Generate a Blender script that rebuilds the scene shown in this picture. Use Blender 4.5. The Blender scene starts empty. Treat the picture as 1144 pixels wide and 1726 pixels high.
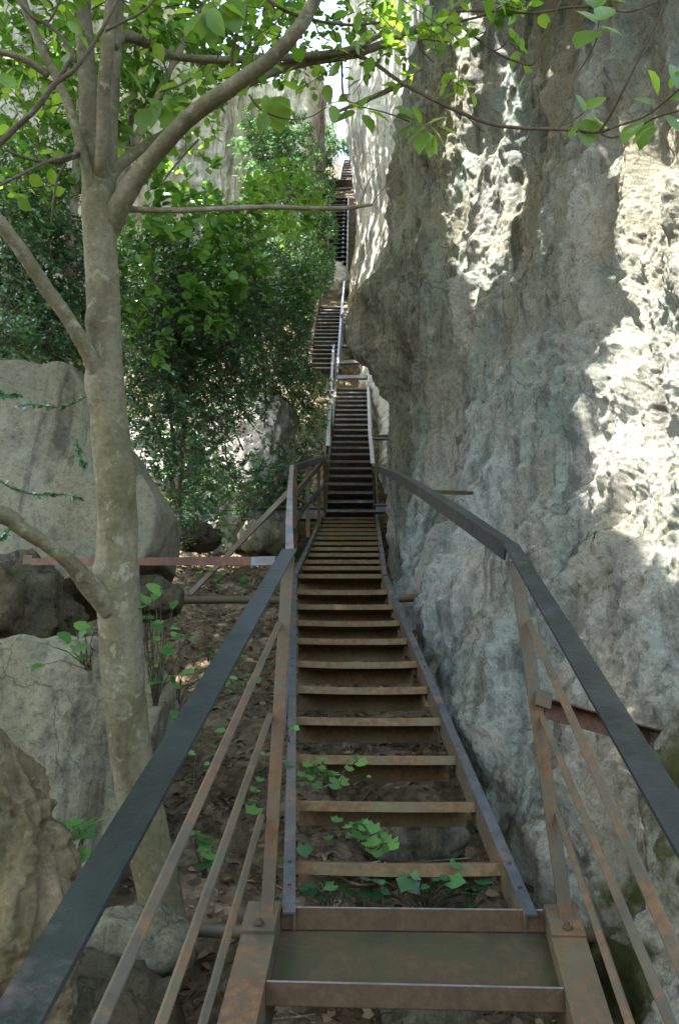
import bpy, math, random
import numpy as np
from mathutils import Vector
random.seed(7); rng = np.random.default_rng(11)
R = math.radians
scene = bpy.context.scene
COL = scene.collection

# ------------------------------------------------------------------ camera frame
F, CX, CY = 1400.0, 572.0, 863.0
PITCH = math.atan((1270 - CY) / F)
CP, SP = math.cos(PITCH), math.sin(PITCH)
CAMZ = 1.6
def U(px, py, Z):
    x = (px - CX) / F * Z; u = -(py - CY) / F * Z
    return np.array([x, Z * CP - u * SP, CAMZ + Z * SP + u * CP])
def PROJ(P):
    P = np.asarray(P, float); y = P[..., 1]; z = P[..., 2] - CAMZ
    d = y * CP + z * SP; u = -y * SP + z * CP
    d = np.where(np.abs(d) < 1e-4, 1e-4, d)
    return P[..., 0] / d * F + CX, CY - u / d * F, d
cam_d = bpy.data.cameras.new('camera'); cam = bpy.data.objects.new('camera', cam_d); COL.objects.link(cam)
cam_d.sensor_fit = 'VERTICAL'; cam_d.sensor_height = 36.0; cam_d.lens = F / 1726 * 36
cam_d.clip_start = 0.02; cam_d.clip_end = 500
cam.location = (0, 0, CAMZ); cam.rotation_euler = (math.pi / 2 + PITCH, 0, 0)
scene.camera = cam

# ------------------------------------------------------------------ light
SUN = np.array([-0.28, -0.15, 0.94]); SUN /= np.linalg.norm(SUN)
ELEV = math.asin(SUN[2]); AZ = math.atan2(SUN[0], SUN[1])
w = bpy.data.worlds.new('World'); scene.world = w; w.use_nodes = True
nt = w.node_tree; nt.nodes.clear()
sk = nt.nodes.new('ShaderNodeTexSky'); sk.sky_type = 'NISHITA'; sk.sun_disc = False
sk.sun_elevation = ELEV; sk.sun_rotation = AZ; sk.air_density = 1.0; sk.dust_density = 2.5; sk.ozone_density = 0.6
bg = nt.nodes.new('ShaderNodeBackground'); bg.inputs[1].default_value = 0.15
ow = nt.nodes.new('ShaderNodeOutputWorld')
hs = nt.nodes.new('ShaderNodeHueSaturation'); hs.inputs['Saturation'].default_value = .9; nt.links.new(sk.outputs[0], hs.inputs['Color']); nt.links.new(hs.outputs[0], bg.inputs[0]); nt.links.new(bg.outputs[0], ow.inputs[0])
sl = bpy.data.lights.new('sun', 'SUN'); sl.energy = 5.0; sl.angle = R(0.5); sl.color = (1, .985, .955)
so = bpy.data.objects.new('sun', sl); COL.objects.link(so)
so.rotation_euler = Vector(SUN).to_track_quat('Z', 'Y').to_euler(); so.location = (0, 0, 30)
scene.view_settings.view_transform = 'Standard'; scene.view_settings.look = 'None'
scene.view_settings.exposure = 3.1; scene.view_settings.gamma = 1
cy = scene.cycles
cy.max_bounces = 7; cy.diffuse_bounces = 4; cy.glossy_bounces = 3; cy.transmission_bounces = 4; cy.transparent_max_bounces = 4
cy.sample_clamp_indirect = 8

# ------------------------------------------------------------------ noise (numpy Perlin)
_perm = np.arange(256); np.random.default_rng(3).shuffle(_perm); _perm = np.concatenate([_perm, _perm, _perm])
_g = np.random.default_rng(5).normal(size=(256, 3)); _g /= np.linalg.norm(_g, axis=1)[:, None]
def perlin(p):
    i = np.floor(p).astype(int); f = p - i; i &= 255
    u = f * f * f * (f * (f * 6 - 15) + 10); out = 0
    for dx in (0, 1):
        wx = u[:, 0] if dx else 1 - u[:, 0]
        for dy in (0, 1):
            wy = u[:, 1] if dy else 1 - u[:, 1]
            for dz in (0, 1):
                wz = u[:, 2] if dz else 1 - u[:, 2]
                h = _perm[_perm[_perm[(i[:, 0] + dx) & 255] + ((i[:, 1] + dy) & 255)] + ((i[:, 2] + dz) & 255)]
                g = _g[h]
                out = out + wx * wy * wz * (g[:, 0] * (f[:, 0] - dx) + g[:, 1] * (f[:, 1] - dy) + g[:, 2] * (f[:, 2] - dz))
    return out * 1.6
def fbm(p, o=4, gain=.5):
    a, s, t = 1., 1., 0
    for k in range(o):
        t = t + a * perlin(p * s + k * 17.3); a *= gain; s *= 2.03
    return t
def ridged(p, o=3, gain=.5):
    a, s, t = 1., 1., 0
    for k in range(o):
        t = t + a * (1 - 2 * np.abs(perlin(p * s + k * 9.1))); a *= gain; s *= 2.1
    return t

_wp = np.random.default_rng(9).random((256, 3))
def worley(p):
    i = np.floor(p).astype(int); f = p - i; f1 = np.full(len(p), 9.); f2 = f1.copy()
    for dx in (-1, 0, 1):
        for dy in (-1, 0, 1):
            for dz in (-1, 0, 1):
                h = _perm[_perm[_perm[(i[:, 0] + dx) & 255] + ((i[:, 1] + dy) & 255)] + ((i[:, 2] + dz) & 255)]
                d = ((_wp[h] + (dx, dy, dz) - f) ** 2).sum(1)
                f2 = np.minimum(f2, np.maximum(d, f1)); f1 = np.minimum(f1, d)
    return np.sqrt(f1), np.sqrt(f2)

# ------------------------------------------------------------------ object helpers
def tag(o, label=None, cat=None, group=None, kind=None):
    if label: o['label'] = label
    if cat: o['category'] = cat
    if group: o['group'] = group
    if kind: o['kind'] = kind
    return o
def empty(name, loc, label, cat, group=None):
    o = bpy.data.objects.new(name, None); COL.objects.link(o); o.location = tuple(loc); o.empty_display_size = .1
    return tag(o, label, cat, group)
def link(name, me, mat, parent=None, loc=None):
    o = bpy.data.objects.new(name, me); COL.objects.link(o)
    if mat is not None and not me.materials: me.materials.append(mat)
    if parent is not None:
        o.parent = parent
        off = Vector(parent.location)
        if parent.parent is not None: off = off + Vector(parent.parent.location)
        o.location = -off
    return o
def mesh_np(name, V, faces, smooth=True, col=None, mats=None):
    """V (n,3); faces: list of arrays (m,k) all polygons of k corners"""
    me = bpy.data.meshes.new(name)
    V = np.asarray(V, np.float32)
    if isinstance(faces, np.ndarray): faces = [faces]
    nl = sum(f.size for f in faces); npoly = sum(len(f) for f in faces)
    me.vertices.add(len(V)); me.vertices.foreach_set('co', V.ravel())
    me.loops.add(nl); me.polygons.add(npoly)
    me.loops.foreach_set('vertex_index', np.concatenate([f.ravel() for f in faces]).astype(np.int32))
    tot = np.concatenate([np.full(len(f), f.shape[1]) for f in faces]); st = np.concatenate([[0], np.cumsum(tot)[:-1]])
    me.polygons.foreach_set('loop_start', st.astype(np.int32))
    try: me.polygons.foreach_set('loop_total', tot.astype(np.int32))
    except Exception: pass
    me.polygons.foreach_set('use_smooth', np.full(npoly, smooth))
    if mats is not None: me.polygons.foreach_set('material_index', np.asarray(mats, np.int32))
    if col is not None:
        at = me.attributes.new('tint', 'FLOAT', 'POINT'); at.data.foreach_set('value', np.asarray(col, np.float32))
    me.update(calc_edges=True); me.validate()
    return me
class MB:
    def __init__(s): s.v = []; s.f = {}; s.n = 0
    def add(s, V, fs):
        s.v.append(np.asarray(V, float))
        for f in fs:
            f = np.asarray(f, int); s.f.setdefault(len(f), []).append(f + s.n)
        s.n += len(V)
    def build(s, name, mat, parent=None, smooth=False):
        me = mesh_np(name, np.concatenate(s.v), [np.array(x) for x in s.f.values()], smooth)
        return link(name, me, mat, parent)
def nrm(a): a = np.asarray(a, float); return a / (np.linalg.norm(a) + 1e-12)
def sweep(mb, path, prof, up=(0, 0, 1), jitter=0):
    """sweep a closed 2-D profile (side, up) along a polyline"""
    path = [np.asarray(p, float) for p in path]; n = len(path); k = len(prof); V = []
    for i, p in enumerate(path):
        a = path[max(i - 1, 0)]; b = path[min(i + 1, n - 1)]
        t = nrm(b - a)
        sd = nrm(np.cross(t, up)); u = np.cross(sd, t); sc = 1.
        if 0 < i < n - 1:
            c = abs(np.dot(nrm(p - a), t)); sc = min(1 / max(c, .4), 1.6)
        for q in prof: V.append(p + sd * q[0] * sc + u * q[1])
    fs = []
    for i in range(n - 1):
        for j in range(k):
            a = i * k + j; b = i * k + (j + 1) % k
            fs.append((a, b, b + k, a + k))
    fs.append(tuple(range(k - 1, -1, -1))); fs.append(tuple((n - 1) * k + j for j in range(k)))
    mb.add(V, fs); return mb
def rect(w, h, c=.0015, ox=0, oy=0):
    a, b = w / 2, h / 2; c = min(c, a * .4, b * .4)
    return [(ox + x, oy + y) for x, y in ((-a + c, -b), (a - c, -b), (a, -b + c), (a, b - c), (a - c, b), (-a + c, b), (-a, b - c), (-a, -b + c))]
def cprof(fl, web, t, sgn):
    p = [(0, t), (fl, t), (fl, 0), (t, 0), (t, -web), (fl, -web), (fl, -web - t), (0, -web - t)]
    return [(sgn * x, y) for x, y in (p if sgn > 0 else p[::-1])][::-1]
def lweb(fl, web, t, sgn):
    p = [(0, 0), (t, 0), (t, -web), (fl, -web), (fl, -web - t), (0, -web - t)]
    return [(sgn * x, y) for x, y in (p if sgn > 0 else p[::-1])][::-1]
def lprof(w, t, leg, side):
    a = w / 2; p = [(-a, t), (a, t), (a, -leg), (a - t, -leg), (a - t, 0), (-a, 0)]
    p = [(side * x, y) for x, y in p]; return p[::-1] if side > 0 else p
def circ(r, n=12): return [(r * math.cos(2 * math.pi * i / n), r * math.sin(2 * math.pi * i / n)) for i in range(n)]
def catmull(P, m):
    """P (n,d) control points -> dense polyline, m samples per span"""
    P = np.asarray(P, float); n = len(P)
    E = np.vstack([2 * P[0] - P[1], P, 2 * P[-1] - P[-2]]); out = []
    for i in range(n - 1):
        p0, p1, p2, p3 = E[i:i + 4]
        for t in np.linspace(0, 1, m, endpoint=False):
            out.append(.5 * (2 * p1 + (p2 - p0) * t + (2 * p0 - 5 * p1 + 4 * p2 - p3) * t * t + (3 * p1 - p0 - 3 * p2 + p3) * t ** 3))
    out.append(P[-1]); return np.array(out)
def tube_mesh(path, rad, seg=12, m=6, rough=.06, seed=0, knots=()):
    """tapering bark tube through control points with uneven outline"""
    C = np.hstack([np.asarray(path, float), np.asarray(rad, float)[:, None]])
    D = catmull(C, m); P, r = D[:, :3], np.maximum(D[:, 3], .0008)
    n = len(P); T = np.gradient(P, axis=0); T /= np.linalg.norm(T, axis=1)[:, None] + 1e-9
    ref = np.array([0.3, 1, 0.2]); V = np.zeros((n, seg, 3))
    sd = nrm(np.cross(T[0], ref))
    for i in range(n):
        sd = nrm(sd - T[i] * np.dot(sd, T[i])); up = np.cross(T[i], sd)
        for j in range(seg):
            a = 2 * math.pi * j / seg; V[i, j] = P[i] + r[i] * (sd * math.cos(a) + up * math.sin(a))
    Vf = V.reshape(-1, 3); rr = np.repeat(r, seg); ctr = np.repeat(P, seg, 0)
    if rough:
        q = Vf / np.maximum(rr, .004)[:, None]
        d = rr * rough * (fbm(q * np.array([.9, .9, .5]) + seed, 3) + .6 * fbm(Vf * 9 + seed, 2))
        for (kp, kr, kh) in knots:
            dist = np.linalg.norm(Vf - np.asarray(kp), axis=1); d = d + kh * np.exp(-(dist / kr) ** 2)
        Vf = Vf + (Vf - ctr) / rr[:, None] * d[:, None]
    Vf = np.vstack([Vf, P[0], P[-1]])
    i, j = np.meshgrid(np.arange(n - 1), np.arange(seg), indexing='ij')
    a = (i * seg + j).ravel(); b = (i * seg + (j + 1) % seg).ravel()
    quads = np.stack([a, b, b + seg, a + seg], 1)
    jj = np.arange(seg); j2 = (jj + 1) % seg
    caps = np.vstack([np.stack([jj * 0 + n * seg, j2, jj], 1), np.stack([jj * 0 + n * seg + 1, (n - 1) * seg + jj, (n - 1) * seg + j2], 1)])
    return Vf, quads, caps
def tubes(name, items, mat, parent=None, seg=8, m=5, rough=.06):
    V, Q, Cp, n = [], [], [], 0
    for k, (path, rad) in enumerate(items):
        v, q, c = tube_mesh(path, rad, seg, m, rough, seed=k * 3.7)
        V.append(v); Q.append(q + n); Cp.append(c + n); n += len(v)
    return link(name, mesh_np(name, np.vstack(V), [np.vstack(Q), np.vstack(Cp)]), mat, parent)

# ------------------------------------------------------------------ materials
class NT:
    def __init__(s, name):
        s.m = bpy.data.materials.new(name); s.m.use_nodes = True; s.t = s.m.node_tree; s.t.nodes.clear()
        s.out = s.n('ShaderNodeOutputMaterial')
    def n(s, typ, **kw):
        nd = s.t.nodes.new(typ)
        for k, v in kw.items(): setattr(nd, k, v)
        return nd
    def l(s, a, b): s.t.links.new(a, b)
    def co(s, scale=(1, 1, 1)):
        c = s.n('ShaderNodeTexCoord'); g = s.n('ShaderNodeNewGeometry')
        mp = s.n('ShaderNodeMapping'); mp.inputs['Scale'].default_value = scale
        s.l(g.outputs['Position'], mp.inputs[0]); return mp.outputs[0]
    def noise(s, co, scale, detail=5, rough=.55, dist=0):
        a = s.n('ShaderNodeTexNoise'); a.inputs['Scale'].default_value = scale; a.inputs['Detail'].default_value = detail
        a.inputs['Roughness'].default_value = rough; a.inputs['Distortion'].default_value = dist
        s.l(co, a.inputs['Vector']); return a.outputs['Fac']
    def ramp(s, fac, stops):
        r = s.n('ShaderNodeValToRGB'); el = r.color_ramp.elements
        while len(el) < len(stops): el.new(.5)
        for e, (p, c) in zip(el, stops):
            e.position = p; e.color = (*c, 1) if not isinstance(c, (int, float)) else (c, c, c, 1)
        s.l(fac, r.inputs[0]); return r.outputs[0]
    def mix(s, fac, a, b, typ='MIX'):
        m = s.n('ShaderNodeMix', data_type='RGBA', blend_type=typ)
        for sock, v in ((m.inputs[0], fac), (m.inputs[6], a), (m.inputs[7], b)):
            if hasattr(v, 'links'): s.l(v, sock)
            elif isinstance(v, (int, float)): sock.default_value = v
            else: sock.default_value = (*v, 1)
        return m.outputs[2]
    def math(s, op, a, b=0):
        m = s.n('ShaderNodeMath', operation=op)
        for sock, v in ((m.inputs[0], a), (m.inputs[1], b)):
            if hasattr(v, 'links'): s.l(v, sock)
            else: sock.default_value = v
        return m.outputs[0]
    def bump(s, h, strength, dist, prev=None):
        b = s.n('ShaderNodeBump'); b.inputs['Strength'].default_value = strength; b.inputs['Distance'].default_value = dist
        s.l(h, b.inputs['Height'])
        if prev is not None: s.l(prev, b.inputs['Normal'])
        return b.outputs[0]
    def pbsdf(s, col, rough=.8, metal=0, normal=None, spec=.3):
        p = s.n('ShaderNodeBsdfPrincipled')
        for sock, v in ((p.inputs['Base Color'], col), (p.inputs['Roughness'], rough), (p.inputs['Metallic'], metal)):
            if hasattr(v, 'links'): s.l(v, sock)
            elif isinstance(v, (int, float)): sock.default_value = v
            else: sock.default_value = (*v, 1)
        p.inputs['Specular IOR Level'].default_value = spec
        if normal is not None: s.l(normal, p.inputs['Normal'])
        return p
    def fin(s, b): s.l(b.outputs[0], s.out.inputs[0]); return s.m

def rock_mat(name, tones, cool, ochre, moss=.0, mossz=(0, 0), stretch=.3, sc=1.0, bump=.6, och_amt=.55):
    t = NT(name); cv = t.co((1, 1, stretch)); c = t.co()
    a = t.noise(cv, 1.1 * sc, 7, .6, .4)
    col = t.ramp(a, [(.28, tones[0]), (.45, tones[1]), (.6, tones[2]), (.75, tones[3])])
    b = t.ramp(t.noise(cv, 2.3 * sc, 5, .6, .6), [(.46, 0.), (.62, .75)])
    col = t.mix(b, col, cool)
    o = t.ramp(t.noise(t.co((1, 1, .55)), .75 * sc, 6, .62, .5), [(.5, 0.), (.66, och_amt)])
    col = t.mix(o, col, ochre)
    big = t.ramp(t.noise(t.co((1, 1, .5)), .42 * sc, 3, .5, .3), [(.38, 0.), (.62, .75)])
    col = t.mix(big, col, t.mix(.5, col, tuple(x * 1.1 for x in ochre)))
    # dark pores, drip stains, cracks and crisp grain
    pore = t.ramp(t.noise(c, 24 * sc, 8, .78), [(.32, .42), (.47, .95), (.72, 1.22)])
    col = t.mix(1., col, pore, 'MULTIPLY')
    grain = t.ramp(t.noise(c, 95 * sc, 4, .8), [(.3, .62), (.52, 1.02), (.7, 1.25)]); col = t.mix(.8, col, grain, 'MULTIPLY')
    seep = t.ramp(t.noise(t.co((2.2, 2.2, .13)), 2.2 * sc, 7, .68, .9), [(.37, .34), (.5, 1.)])
    col = t.mix(.85, col, seep, 'MULTIPLY')
    vo = t.n('ShaderNodeTexVoronoi', feature='DISTANCE_TO_EDGE'); vo.inputs['Scale'].default_value = 2.6 * sc
    dn = t.n('ShaderNodeTexNoise'); dn.inputs['Scale'].default_value = 3.5 * sc; dn.inputs['Detail'].default_value = 6; t.l(c, dn.inputs['Vector'])
    t.l(t.mix(.22, t.co((1, 1, .5)), dn.outputs['Color'], 'ADD'), vo.inputs['Vector'])
    crk = t.ramp(vo.outputs['Distance'], [(.0, .35), (.018, 1.)]); crm = t.ramp(t.noise(c, 1.3 * sc, 3), [(.5, 0.), (.62, .8)])
    col = t.mix(crm, col, t.mix(1., col, crk, 'MULTIPLY'))
    if moss:
        g = t.n('ShaderNodeNewGeometry'); sx = t.n('ShaderNodeSeparateXYZ'); t.l(g.outputs['Position'], sx.inputs[0])
        mr = t.n('ShaderNodeMapRange'); mr.inputs[1].default_value = mossz[0]; mr.inputs[2].default_value = mossz[1]
        mr.inputs[3].default_value = moss; mr.inputs[4].default_value = 0.; t.l(sx.outputs[2], mr.inputs[0])
        mn = t.noise(c, 1.9, 7, .65, .3)
        mf = t.math('ADD', t.math('MULTIPLY', mr.outputs[0], .34), mn)
        mf = t.ramp(mf, [(.655, 0.), (.73, .95)])
        mc = t.mix(t.noise(c, 14, 4), (.030, .042, .010), (.085, .085, .022))
        col = t.mix(mf, col, mc)
    h1 = t.noise(c, 11 * sc, 10, .76); h2 = t.noise(c, 48 * sc, 6, .75)
    nb = t.bump(h1, bump * 1.3, .07); nb = t.bump(h2, bump, .02, nb)
    return t.fin(t.pbsdf(col, .92, 0, nb, .15))
M = {}
M['rock'] = rock_mat('grey limestone', [(.14, .145, .11), (.31, .32, .265), (.42, .43, .375), (.56, .565, .52)], (.23, .32, .29), (.31, .24, .135), .82, (-.8, 3.0), .3, 1.0, .9)
M['pale_rock'] = rock_mat('pale limestone', [(.30, .28, .25), (.44, .41, .37), (.55, .52, .48), (.62, .60, .57)], (.40, .43, .43), (.38, .31, .22), 0, (0, 0), .3, .55, .6, .4)
M['pink_rock'] = rock_mat('warm pale limestone', [(.36, .33, .29), (.50, .46, .41), (.60, .56, .50), (.68, .64, .59)], (.46, .45, .42), (.52, .45, .36), 0, (0, 0), .3, .5, .6, .4)
M['boulder'] = rock_mat('beige boulder', [(.10, .094, .058), (.15, .143, .092), (.195, .186, .125), (.245, .237, .17)], (.15, .155, .11), (.115, .098, .048), .7, (-1.2, 1.2), .9, 1.6, .35)
M['dark_rock'] = rock_mat('brown layered rock', [(.055, .045, .025), (.10, .085, .048), (.14, .12, .07), (.18, .155, .10)], (.11, .105, .07), (.10, .072, .03), .6, (-1.2, 1.), .35, 2.2, .7)

def soil():
    t = NT('leaf litter soil'); c = t.co()
    col = t.ramp(t.noise(c, 3.5, 7, .7), [(.3, (.05, .037, .019)), (.5, (.115, .088, .052)), (.66, (.19, .15, .098)), (.8, (.27, .23, .165))])
    v = t.n('ShaderNodeTexVoronoi'); v.inputs['Scale'].default_value = 30; t.l(c, v.inputs['Vector'])
    sp = t.ramp(v.outputs['Color'], [(.1, .5), (.55, 1.), (.9, 1.5)])
    col = t.mix(.8, col, sp, 'MULTIPLY')
    nb = t.bump(t.noise(c, 14, 8, .7), .9, .05); nb = t.bump(v.outputs['Distance'], .5, .02, nb)
    return t.fin(t.pbsdf(col, .95, 0, nb, .1))
M['soil'] = soil()

def bark(name, a, b, c_, lichen, sc=1.):
    t = NT(name); co = t.co((1, 1, .45)); c = t.co()
    col = t.ramp(t.noise(co, 9 * sc, 7, .65, .5), [(.3, a), (.5, b), (.7, c_)])
    li = t.ramp(t.noise(c, 21 * sc, 9, .72), [(.56, 0.), (.62, .7)]); col = t.mix(li, col, lichen)
    sm = t.ramp(t.noise(c, 60 * sc, 4, .6), [(.3, .75), (.6, 1.1)]); col = t.mix(1., col, sm, 'MULTIPLY')
    g2 = t.ramp(t.noise(c, 3.1 * sc, 4, .6), [(.5, 0.), (.68, .55)]); col = t.mix(g2, col, (.085, .082, .03))
    nb = t.bump(t.noise(co, 34 * sc, 9, .75), .9, .014); nb = t.bump(t.noise(t.co((1, 1, 2.5)), 11 * sc, 4), .3, .02, nb)
    return t.fin(t.pbsdf(col, .88, 0, nb, .2))
M['bark'] = bark('smooth grey brown bark', (.08, .068, .032), (.135, .117, .064), (.18, .163, .098), (.24, .23, .15))
M['bark_pale'] = bark('pale bark', (.24, .20, .14), (.34, .29, .22), (.40, .36, .29), (.44, .42, .36))
M['bark_dark'] = bark('dark twig bark', (.045, .032, .02), (.085, .062, .04), (.13, .10, .065), (.17, .15, .10))
M['deadwood'] = bark('dead branch bark', (.10, .078, .048), (.17, .135, .085), (.24, .20, .14), (.30, .27, .2))

M['bark_old'] = bark('furrowed old bark', (.05, .034, .017), (.115, .083, .045), (.18, .136, .08), (.20, .165, .105))
def leaf_mat(name, dark, light, trans, tr=.45, rough=.4, spec=.4):
    t = NT(name); at = t.n('ShaderNodeAttribute'); at.attribute_name = 'tint'
    col = t.mix(at.outputs['Fac'], dark, light)
    p = t.pbsdf(col, rough, 0, None, spec)
    tc = t.mix(at.outputs['Fac'], trans[0], trans[1])
    tb = t.n('ShaderNodeBsdfTranslucent'); t.l(tc, tb.inputs[0])
    mx = t.n('ShaderNodeMixShader'); mx.inputs[0].default_value = tr
    t.l(p.outputs[0], mx.inputs[1]); t.l(tb.outputs[0], mx.inputs[2]); return t.fin(mx)
M['leaf'] = leaf_mat('broad green leaf', (.04, .10, .018), (.09, .19, .035), ((.14, .30, .02), (.42, .56, .05)), .5)
M['leaf_back'] = leaf_mat('bright green leaf', (.06, .15, .03), (.13, .28, .055), ((.14, .34, .03), (.30, .50, .06)), .45)
M['leaf_box'] = leaf_mat('small dark glossy leaf', (.035, .10, .045), (.10, .22, .09), ((.07, .20, .05), (.18, .36, .09)), .3, .22, 1.)
M['leaf_low'] = leaf_mat('undergrowth leaf', (.03, .09, .02), (.09, .21, .045), ((.10, .26, .03), (.28, .42, .06)), .35, .45)
M['leaf_ivy'] = leaf_mat('ivy leaf', (.022, .06, .022), (.05, .13, .04), ((.05, .15, .03), (.15, .30, .06)), .25, .35)
M['leaf_dead'] = leaf_mat('fallen dry leaf', (.04, .023, .012), (.30, .22, .13), ((.06, .03, .01), (.2, .12, .05)), .12, .8, .1)

def metal(name, base, rust1, rust2, amount, rough=.45, metallic=.5, green=None):
    t = NT(name); c = t.co()
    n1 = t.noise(c, 5, 8, .68, .3); n2 = t.noise(c, 45, 6, .7)
    f = t.math('ADD', t.math('MULTIPLY', n1, .75), t.math('MULTIPLY', n2, .3))
    lo = .78 - amount * .5
    fac = t.ramp(f, [(lo - .08, 0.), (lo + .07, 1.)])
    rc = t.mix(t.ramp(n2, [(.35, 0.), (.65, 1.)]), rust1, rust2)
    bc = t.mix(t.ramp(t.noise(c, 12, 6, .7), [(.35, 0.), (.66, .85)]), base, tuple(x * .4 for x in base))
    if green: bc = t.mix(t.ramp(t.noise(c, 6, 5, .6), [(.45, 0.), (.65, .8)]), bc, green)
    col = t.mix(fac, bc, rc)
    rg = t.ramp(fac, [(0, rough), (1, .88)]); mt = t.ramp(fac, [(0, metallic), (1, 0.)])
    nb = t.bump(n2, .35, .003); nb = t.bump(n1, .2, .01, nb)
    return t.fin(t.pbsdf(col, rg, mt, nb, .4))
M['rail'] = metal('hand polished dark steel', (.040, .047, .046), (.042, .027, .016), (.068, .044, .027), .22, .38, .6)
M['steel'] = metal('weathered grey steel', (.17, .18, .19), (.12, .06, .03), (.24, .13, .06), .38, .45, .45)
M['stringer'] = metal('blue grey steel', (.10, .112, .125), (.075, .045, .026), (.12, .078, .045), .38, .42, .5)
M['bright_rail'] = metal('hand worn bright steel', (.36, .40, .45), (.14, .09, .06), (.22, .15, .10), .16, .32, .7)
M['rust_red'] = metal('red rusted bar', (.055, .035, .022), (.060, .026, .013), (.105, .048, .025), .7, .8, .1)
M['rust_tread'] = metal('rusty tread steel', (.095, .08, .042), (.062, .034, .012), (.13, .085, .033), .6, .6, .15, (.095, .088, .036))
M['rust_bar'] = metal('rusted bar', (.04, .03, .015), (.032, .018, .006), (.06, .034, .012), .8, .6, .2)
M['rust_post'] = metal('rust streaked post', (.072, .062, .038), (.065, .033, .012), (.115, .063, .023), .45, .6, .2, (.085, .08, .04))
M['tray'] = metal('algae covered plate', (.035, .031, .010), (.034, .019, .007), (.055, .036, .011), .45, .7, .0, (.028, .03, .007))
M['concrete'] = rock_mat('old concrete', [(.17, .14, .10), (.24, .20, .15), (.28, .24, .18), (.32, .28, .22)], (.22, .2, .16), (.2, .15, .09), 0, (0, 0), 1, 2, .3)

# ------------------------------------------------------------------ rock patches
def resample(vals, n, wts=None):
    """(k,d) -> (n,d) along catmull"""
    k = len(vals); m = max(2, int(math.ceil(n / (k - 1))) + 1)
    D = catmull(vals, m); idx = np.linspace(0, len(D) - 1, n)
    if wts is not None:
        cw = np.concatenate([[0], np.cumsum(wts)]) / np.sum(wts); idx = np.interp(np.linspace(0, 1, n), cw, np.arange(k)) * m
    i0 = np.floor(idx).astype(int); i1 = np.minimum(i0 + 1, len(D) - 1); f = (idx - i0)[:, None]
    return D[i0] * (1 - f) + D[i1] * f
def grid_normals(G):
    du = np.gradient(G, axis=1); dv = np.gradient(G, axis=0); N = np.cross(du, dv)
    return N / (np.linalg.norm(N, axis=2)[..., None] + 1e-9)
def rock_patch(ctrl, nu, nv, disp, flip=False, wu=None, wv=None):
    """ctrl[row][col] -> xyz ; returns displaced grid (nv,nu,3)"""
    ctrl = np.asarray(ctrl, float)
    rows = np.array([resample(r, nu, wu) for r in ctrl])
    G = np.array([resample(rows[:, j], nv, wv) for j in range(nu)]).transpose(1, 0, 2)
    N = grid_normals(G) * (-1 if flip else 1)
    d = disp(G.reshape(-1, 3)).reshape(nv, nu)
    return G + N * d[..., None]
def grid_faces(nv, nu):
    i, j = np.meshgrid(np.arange(nv - 1), np.arange(nu - 1), indexing='ij'); a = (i * nu + j).ravel()
    return np.stack([a, a + 1, a + nu + 1, a + nu], 1)
def wall_disp(p):
    q = p * np.array([1, 1, .27]); wq = q + .28 * np.stack([perlin(q * 1.1 + 5), perlin(q * 1.1 + 31), perlin(q * 1.1 + 77)], 1)
    d = .20 * fbm(wq * .75 + 3, 3) + .13 * ridged(wq * 1.6 + 8, 3) + .045 * fbm(p * np.array([3.2, 3.2, 1.1]), 4, .55)
    pw = p + .09 * np.stack([perlin(p * 4 + 9), perlin(p * 4 + 50), perlin(p * 4 + 90)], 1)
    f1, f2 = worley(pw * np.array([2.3, 2.3, 1.1])); d += .09 * np.clip(f2 - f1, 0, .35) - .05 * f1
    f1, f2 = worley(pw * np.array([6.5, 6.5, 3.8]) + 13); d += .038 * np.clip(f2 - f1, 0, .4) - .020 * f1
    d += .023 * fbm(p * np.array([12, 12, 7.5]), 4, .62) + .008 * perlin(p * 46)
    hole = np.clip(fbm(p * np.array([1.9, 1.9, 1.2]) + 40, 3) - .62, 0, .5); d -= hole * .35
    return d - d.mean()
# near right cliff: rows of (px, Z) nodes for a given py
ROWS = [
 (-1100, [(705, 10), (800, 9.2), (950, 8.0), (1144, 6.8)]),
 (-500, [(715, 10), (800, 9.0), (950, 7.6), (1144, 6.0)]),
 (-100, [(720, 10), (800, 8.9), (950, 7.2), (1144, 5.4)]),
 (100, [(712, 9.9), (790, 8.6), (950, 6.7), (1144, 5.0)]),
 (260, [(662, 9.5), (770, 8.0), (930, 6.4), (1144, 4.6)]),
 (400, [(642, 9.1), (750, 7.6), (930, 6.0), (1144, 4.25)]),
 (480, [(606, 8.6), (740, 7.3), (930, 5.7), (1144, 4.0)]),
 (560, [(602, 8.3), (730, 7.2), (920, 5.4), (1144, 3.8)]),
 (640, [(634, 8.3), (740, 7.0), (920, 5.1), (1144, 3.6)]),
 (690, [(660, 8.4), (750, 6.8), (920, 4.9), (1144, 3.5)]),
 (770, [(660, 8.5), (750, 6.5), (920, 4.6), (1144, 3.35)]),
 (860, [(664, 8.5), (750, 6.0), (920, 4.3), (1144, 3.15)]),
 (1000, [(672, 7.6), (705, 5.5), (910, 3.8), (1144, 2.85)]),
 (1150, [(700, 6.6), (748, 4.3), (910, 3.3), (1144, 2.6)]),
 (1300, [(730, 5.6), (812, 3.45), (950, 2.85), (1144, 2.35)]),
 (1450, [(760, 4.8), (893, 2.85), (1010, 2.5), (1144, 2.15)]),
 (1600, [(790, 4.0), (965, 2.42), (1060, 2.18), (1144, 2.0)]),
 (1850, [(830, 3.2), (1020, 2.05), (1090, 1.9), (1144, 1.8)]),
 (2400, [(900, 2.4), (1030, 1.62), (1090, 1.55), (1144, 1.5)]),
]
ctrl = []
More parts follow.
